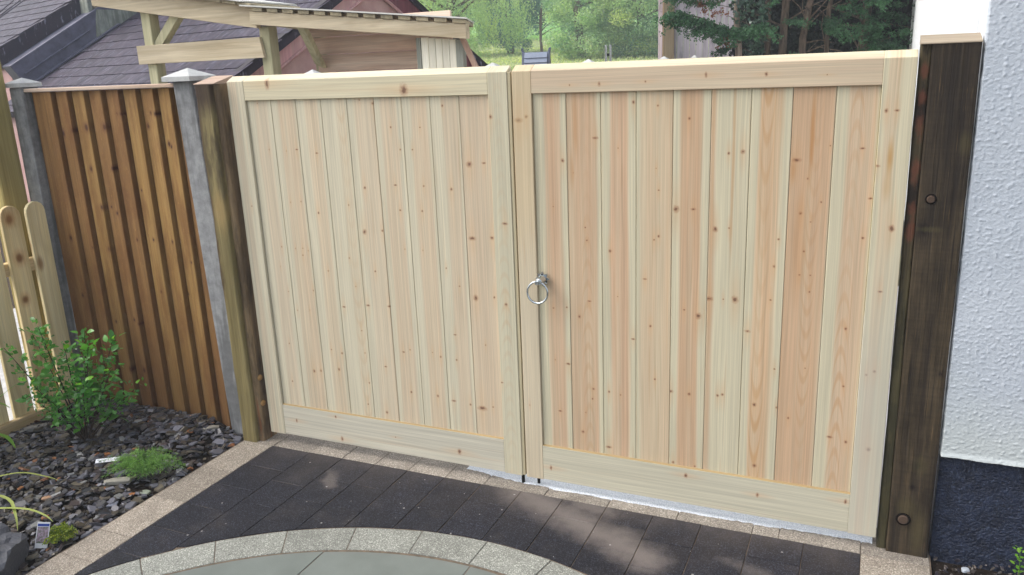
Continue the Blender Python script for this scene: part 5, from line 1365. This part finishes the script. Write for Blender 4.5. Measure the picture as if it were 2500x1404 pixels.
# conifers
def spray(Vs, Fs, Cs, base, tip, wid, rg, tone, dens=1.0, droop=.25, needle=.022):
    base, tip = np.array(base, float), np.array(tip, float); d = tip-base; L = np.linalg.norm(d); d /= L
    side = np.cross(d, [0, 0, 1]); side /= np.linalg.norm(side)+1e-9
    nn = int(L/.022*dens)
    for k in range(nn):
        s = (k+.5)/nn; p = base+d*L*s+np.array([0, 0, -droop*L*s*s])
        if rg.random() < .55:
            q_ = rg.normal(size=(14, 3)); pos = p+side*rg.normal()*wid*.5+q_*np.array([.022, .022, .016])
            V, F = leaf_quads(pos, needle*1.35, rg, .5, .3)
            Fs.append(F+spray.off); spray.off += len(V); Vs.append(V)
            Cs.append(np.stack([np.clip(tone*.8+rg.normal(size=14)*.18, 0, 1), np.full(14, .3), rg.random(14)], 1))
        for sg in (-1, 1):
            if rg.random() < .2: continue
            bl = wid*(1-s*.75)*rg.uniform(.6, 1.1); bd = d*rg.uniform(.5, 1.1)+side*sg*rg.uniform(.35, .95)+np.array([0, 0, rg.normal()*.35-.15]); bd /= np.linalg.norm(bd)
            m_ = max(2, int(bl/.014))
            q = np.arange(m_)[:, None]/m_
            pos = p+bd*bl*q+rg.normal(size=(m_, 3))*.003+np.array([0, 0, -1])*(q**2)*bl*.3
            V, F = leaf_quads(pos, needle, rg, .42, 0, np.tile(bd, (m_, 1)))
            Fs.append(F+spray.off); spray.off += len(V); Vs.append(V)
            Cs.append(np.stack([np.clip(np.full(m_, tone)+rg.normal(size=m_)*.12+.25*s, 0, 1), np.full(m_, .2+.5*tone*rg.random()), rg.random(m_)], 1))
spray.off = 0
def flush(name, mat, t, Vs, Fs, Cs):
    o = arr_mesh(name, np.concatenate(Vs), np.concatenate(Fs), mat, t, np.concatenate(Cs)); spray.off = 0; return o
def cloud(name, mat, t, boxes, size, rg, aspect=.5, yl=.4):
    Vs, Fs, Cs = [], [], []; off = 0
    for (c, r, n) in boxes:
        q = rg.normal(size=(n, 3)); q /= np.linalg.norm(q, axis=1)[:, None]
        pos = np.array(c)+q*(rg.random(n)**.4)[:, None]*np.array(r)
        V, F = leaf_quads(pos, size, rg, aspect, .2); Vs.append(V); Fs.append(F+off); off += len(V)
        Cs.append(np.stack([np.clip(rg.normal(.5, .28, n), 0, 1), rg.random(n)*yl, rg.random(n)], 1))
    return arr_mesh(name, np.concatenate(Vs), np.concatenate(Fs), mat, t, np.concatenate(Cs))
CT = [  # (label, trunk bottom, trunk top, radius, mat)
 ('conifer with slim pale trunk right of the ivy-covered tree', (.17, 7.2, -.06), (.02, 7.4, 4.6), .045),
 ('conifer with peeling two-toned trunk, second from the ivy-covered tree', (.25, 7.25, -.06), (.27, 7.5, 4.8), .06),
 ('conifer with trunk leaning to the right near the middle of the dark trees', (.30, 7.28, -.06), (.78, 7.7, 4.6), .055),
 ('conifer with thin mossy forked trunk right of the leaning trunk', (.56, 7.4, -.06), (.92, 7.75, 4.2), .038),
 ('conifer with dense green foliage next to the white house wall', (1.05, 7.8, -.06), (1.25, 8.0, 5.0), .07),
]
for i, (lb, a, b, r) in enumerate(CT):
    rg = np.random.default_rng(30+i)
    t = thing('conifer_tree', lb, 'conifer', (a[0], a[1], -.06), 'conifers behind the right gate leaf')
    m = MB(); A_, B_ = Vector(a), Vector(b); pts = [A_.lerp(B_, k/9)+Vector((rg.normal()*.014, rg.normal()*.014, 0)) for k in range(10)]
    m.tube(pts, [r*(1-.55*k/9) for k in range(10)], 9); m.build('trunk', M_cbark, t, smooth=True)
    m = MB()
    for k in range(16):
        z = rg.uniform(1.5, 3.6); s = (z+.06)/(B_.z+.06); p = A_.lerp(B_, s); az = rg.uniform(0, 6.28); L = rg.uniform(.25, .8)
        e = p+Vector((math.cos(az)*L, math.sin(az)*L, rg.uniform(-.05, .45))); md = p.lerp(e, .5)+Vector((rg.normal()*.03, rg.normal()*.03, .03))
        m.tube([p, md, e], [r*.22, r*.13, .003], 5)
    m.build('branch', M_cbark, t)
    bx = [((p_x, p_y, z), (.55, .5, .35), 500) for p_x, p_y, z in [(b[0]+rg.normal()*.25, b[1]+rg.normal()*.25, zz) for zz in np.linspace(2.95, 5.4, 9)]]
    cloud('crown', M_con, t, bx, .055, rg)
    Vs, Fs, Cs = [], [], []
    specs = {0: [((.05, 7.1, 2.2), (.22, 6.75, 2.12))], 1: [((.35, 7.2, 2.2), (.55, 6.9, 2.24))], 2: [((.5, 7.3, 2.55), (.2, 6.95, 2.5))],
             3: [((.75, 7.5, 2.1), (.95, 7.1, 2.02)), ((.7, 7.5, 2.15), (.85, 7.1, 2.2)), ((.8, 7.5, 2.2), (1.0, 7.15, 2.12)), ((.4, 7.3, 1.8), (.35, 7.0, 1.86)), ((.7, 7.4, 1.8), (.6, 7.0, 1.84))], 4: []}[i]
    if i == 4:
        for k in range(64):
            x = rg.uniform(.92, 1.62); z = rg.uniform(1.72, 2.75); y = 7.95-rg.uniform(.05, .5)
            if x < 1.12 and z < 2.2 and rg.random() < .6: continue
            L = rg.uniform(.18, .38); specs.append(((x, y, z), (x+rg.normal()*.14, y-L, z+rg.uniform(-.12, .12))))
    for (p, q) in specs:
        spray(Vs, Fs, Cs, p, q, rg.uniform(.09, .16), rg, rg.uniform(.25, .95), 1.0)
        if i != 4:
            for _ in range(1): spray(Vs, Fs, Cs, np.array(p)+rg.normal(size=3)*.04, np.array(q)+rg.normal(size=3)*.06, rg.uniform(.08, .13), rg, rg.uniform(.3, .9), 1.0)
    if Vs: struct(flush('spray', M_con, t, Vs, Fs, Cs), 'stuff')
# ivy-covered tree with the long feathery branch to the left
rg = np.random.default_rng(77)
t = thing('ivy_covered_tree', 'ivy-wrapped conifer with a feathery branch reaching left over the grey fence', 'conifer', (-.13, 7.0, -.06), 'conifers behind the right gate leaf')
m = MB(); m.tube([(-.15, 7.05, -.06), (-.17, 7.05, 1.0), (-.185, 7.06, 1.9), (-.23, 7.1, 2.3), (-.22, 7.2, 3.2), (-.2, 7.3, 4.6)], [.05, .045, .04, .036, .03, .015], 9); m.build('trunk', timber('pale_trunk', lin(128, 112, 98), lin(170, 154, 140), 'z', .2), t, smooth=True)
n = 1500; zz = rg.uniform(1.0, 2.9, n); az = rg.uniform(0, 6.28, n); rr = .05+.12*rg.random(n)**.7+.05*np.sin(zz*6)
pos = np.stack([-.035+.02*(zz<2.1)+rr*1.05*np.cos(az)-.10*(zz-1.9).clip(0), 7.12+rr*np.sin(az), zz], 1)
V, F = leaf_quads(pos, .05, rg, .9, .5, flat=.2)
arr_mesh('ivy', V, F, M_ivy, t, np.stack([rg.random(n)**1.6, rg.random(n)*.3, rg.random(n)], 1))
m = MB(); m.tube([(-.21, 7.08, 2.55), (-.45, 6.95, 2.42), (-.7, 6.85, 2.45), (-.95, 6.8, 2.62)], [.02, .014, .009, .004], 6); m.tube([(-.20, 7.06, 2.1), (-.35, 6.95, 2.16), (-.6, 6.85, 2.28), (-.86, 6.75, 2.36)], [.016, .012, .008, .003], 6)
m.tube([(-.16, 7.05, 1.99), (-.28, 7.0, 2.0), (-.38, 6.97, 1.985)], [.014, .01, .006], 6)
m.build('branch', M_cbark, t)
Vs, Fs, Cs = [], [], []
def sp(p, q, w, tone, **k): spray(Vs, Fs, Cs, p, q, w, rg, tone, 1.0, **k)
for k in range(44):
    s = k/44; b0 = np.array([-.22-.66*s, 7.02-.26*s, 2.10+.26*s]); x1 = b0+np.array([-.18+rg.normal()*.05, -.14, -.02+rg.normal()*.04]); sp(b0+rg.normal(size=3)*.02, x1, .09+.04*rg.random(), rg.uniform(.45, 1.))
    if k % 2 == 0: sp(b0, b0+np.array([.05, -.2, -.10+rg.normal()*.04]), .09, rg.uniform(.35, .9))
for k in range(28):
    s = k/28; b0 = np.array([-.3-.6*s, 6.95-.1*s, 2.52+.08*s]); sp(b0, b0+np.array([-.15+rg.normal()*.06, -.12, -.07+rg.normal()*.05]), .09, rg.uniform(.3, .85))
for k in range(14):
    b0 = np.array([-.2+.28*rg.random(), 7.0, 2.10+.08*rg.random()]); sp(b0, b0+np.array([rg.normal()*.08, -.17, -.06]), .085, rg.uniform(.4, .95))
for k in range(6):
    b0 = np.array([-.26-.02*k, 6.98, 1.92]); sp(b0, b0+np.array([-.10, -.10, -.03+rg.normal()*.03]), .06, rg.uniform(.1, .5))
struct(flush('spray', M_con, t, Vs, Fs, Cs), 'stuff')
Vs, Fs, Cs = [], [], []
for c_, k_ in (((-.35, 6.98, 2.045), 6), ((-.62, 7.0, 2.46), 7), ((-.40, 6.98, 2.38), 3)):
    for k in range(k_):
        b0 = np.array(c_)+rg.normal(size=3)*.03; sp(b0, b0+np.array([rg.normal()*.05, -.08, -.05+rg.normal()*.04]), .05, rg.uniform(.2, .9))
struct(flush('dead_spray', M_rustl, t, Vs, Fs, Cs), 'stuff')
# leaf mass added behind the trunks, inner shade put into its near-black colour
t = thing('shade_hedge', 'dense hedge mass behind the conifer trunks, shade put into its near-black leaves', 'hedge', (.6, 8.6, -.06))
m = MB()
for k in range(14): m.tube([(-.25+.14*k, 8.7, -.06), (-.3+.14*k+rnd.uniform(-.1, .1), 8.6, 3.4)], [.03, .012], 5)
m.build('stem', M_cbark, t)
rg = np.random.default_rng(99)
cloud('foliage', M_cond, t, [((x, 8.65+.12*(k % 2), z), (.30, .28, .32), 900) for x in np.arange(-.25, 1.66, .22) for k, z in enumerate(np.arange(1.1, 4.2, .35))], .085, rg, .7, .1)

# ------------------------------------------------------------------ damp air
hz = MB(); hz.box(-126, 126, -33, 306, -1.4, 24)
hm = bpy.data.materials.new('damp_air'); hm.use_nodes = True
hn = hm.node_tree; hn.nodes.remove(hn.nodes['Principled BSDF'])
pv = hn.nodes.new('ShaderNodeVolumePrincipled'); pv.inputs['Density'].default_value = 0.005
pv.inputs['Color'].default_value = (.86, .93, 1.0, 1); pv.inputs['Anisotropy'].default_value = 0.0
hn.links.new(pv.outputs[0], hn.nodes['Material Output'].inputs['Volume'])
struct(hz.build('haze', hm), 'stuff')
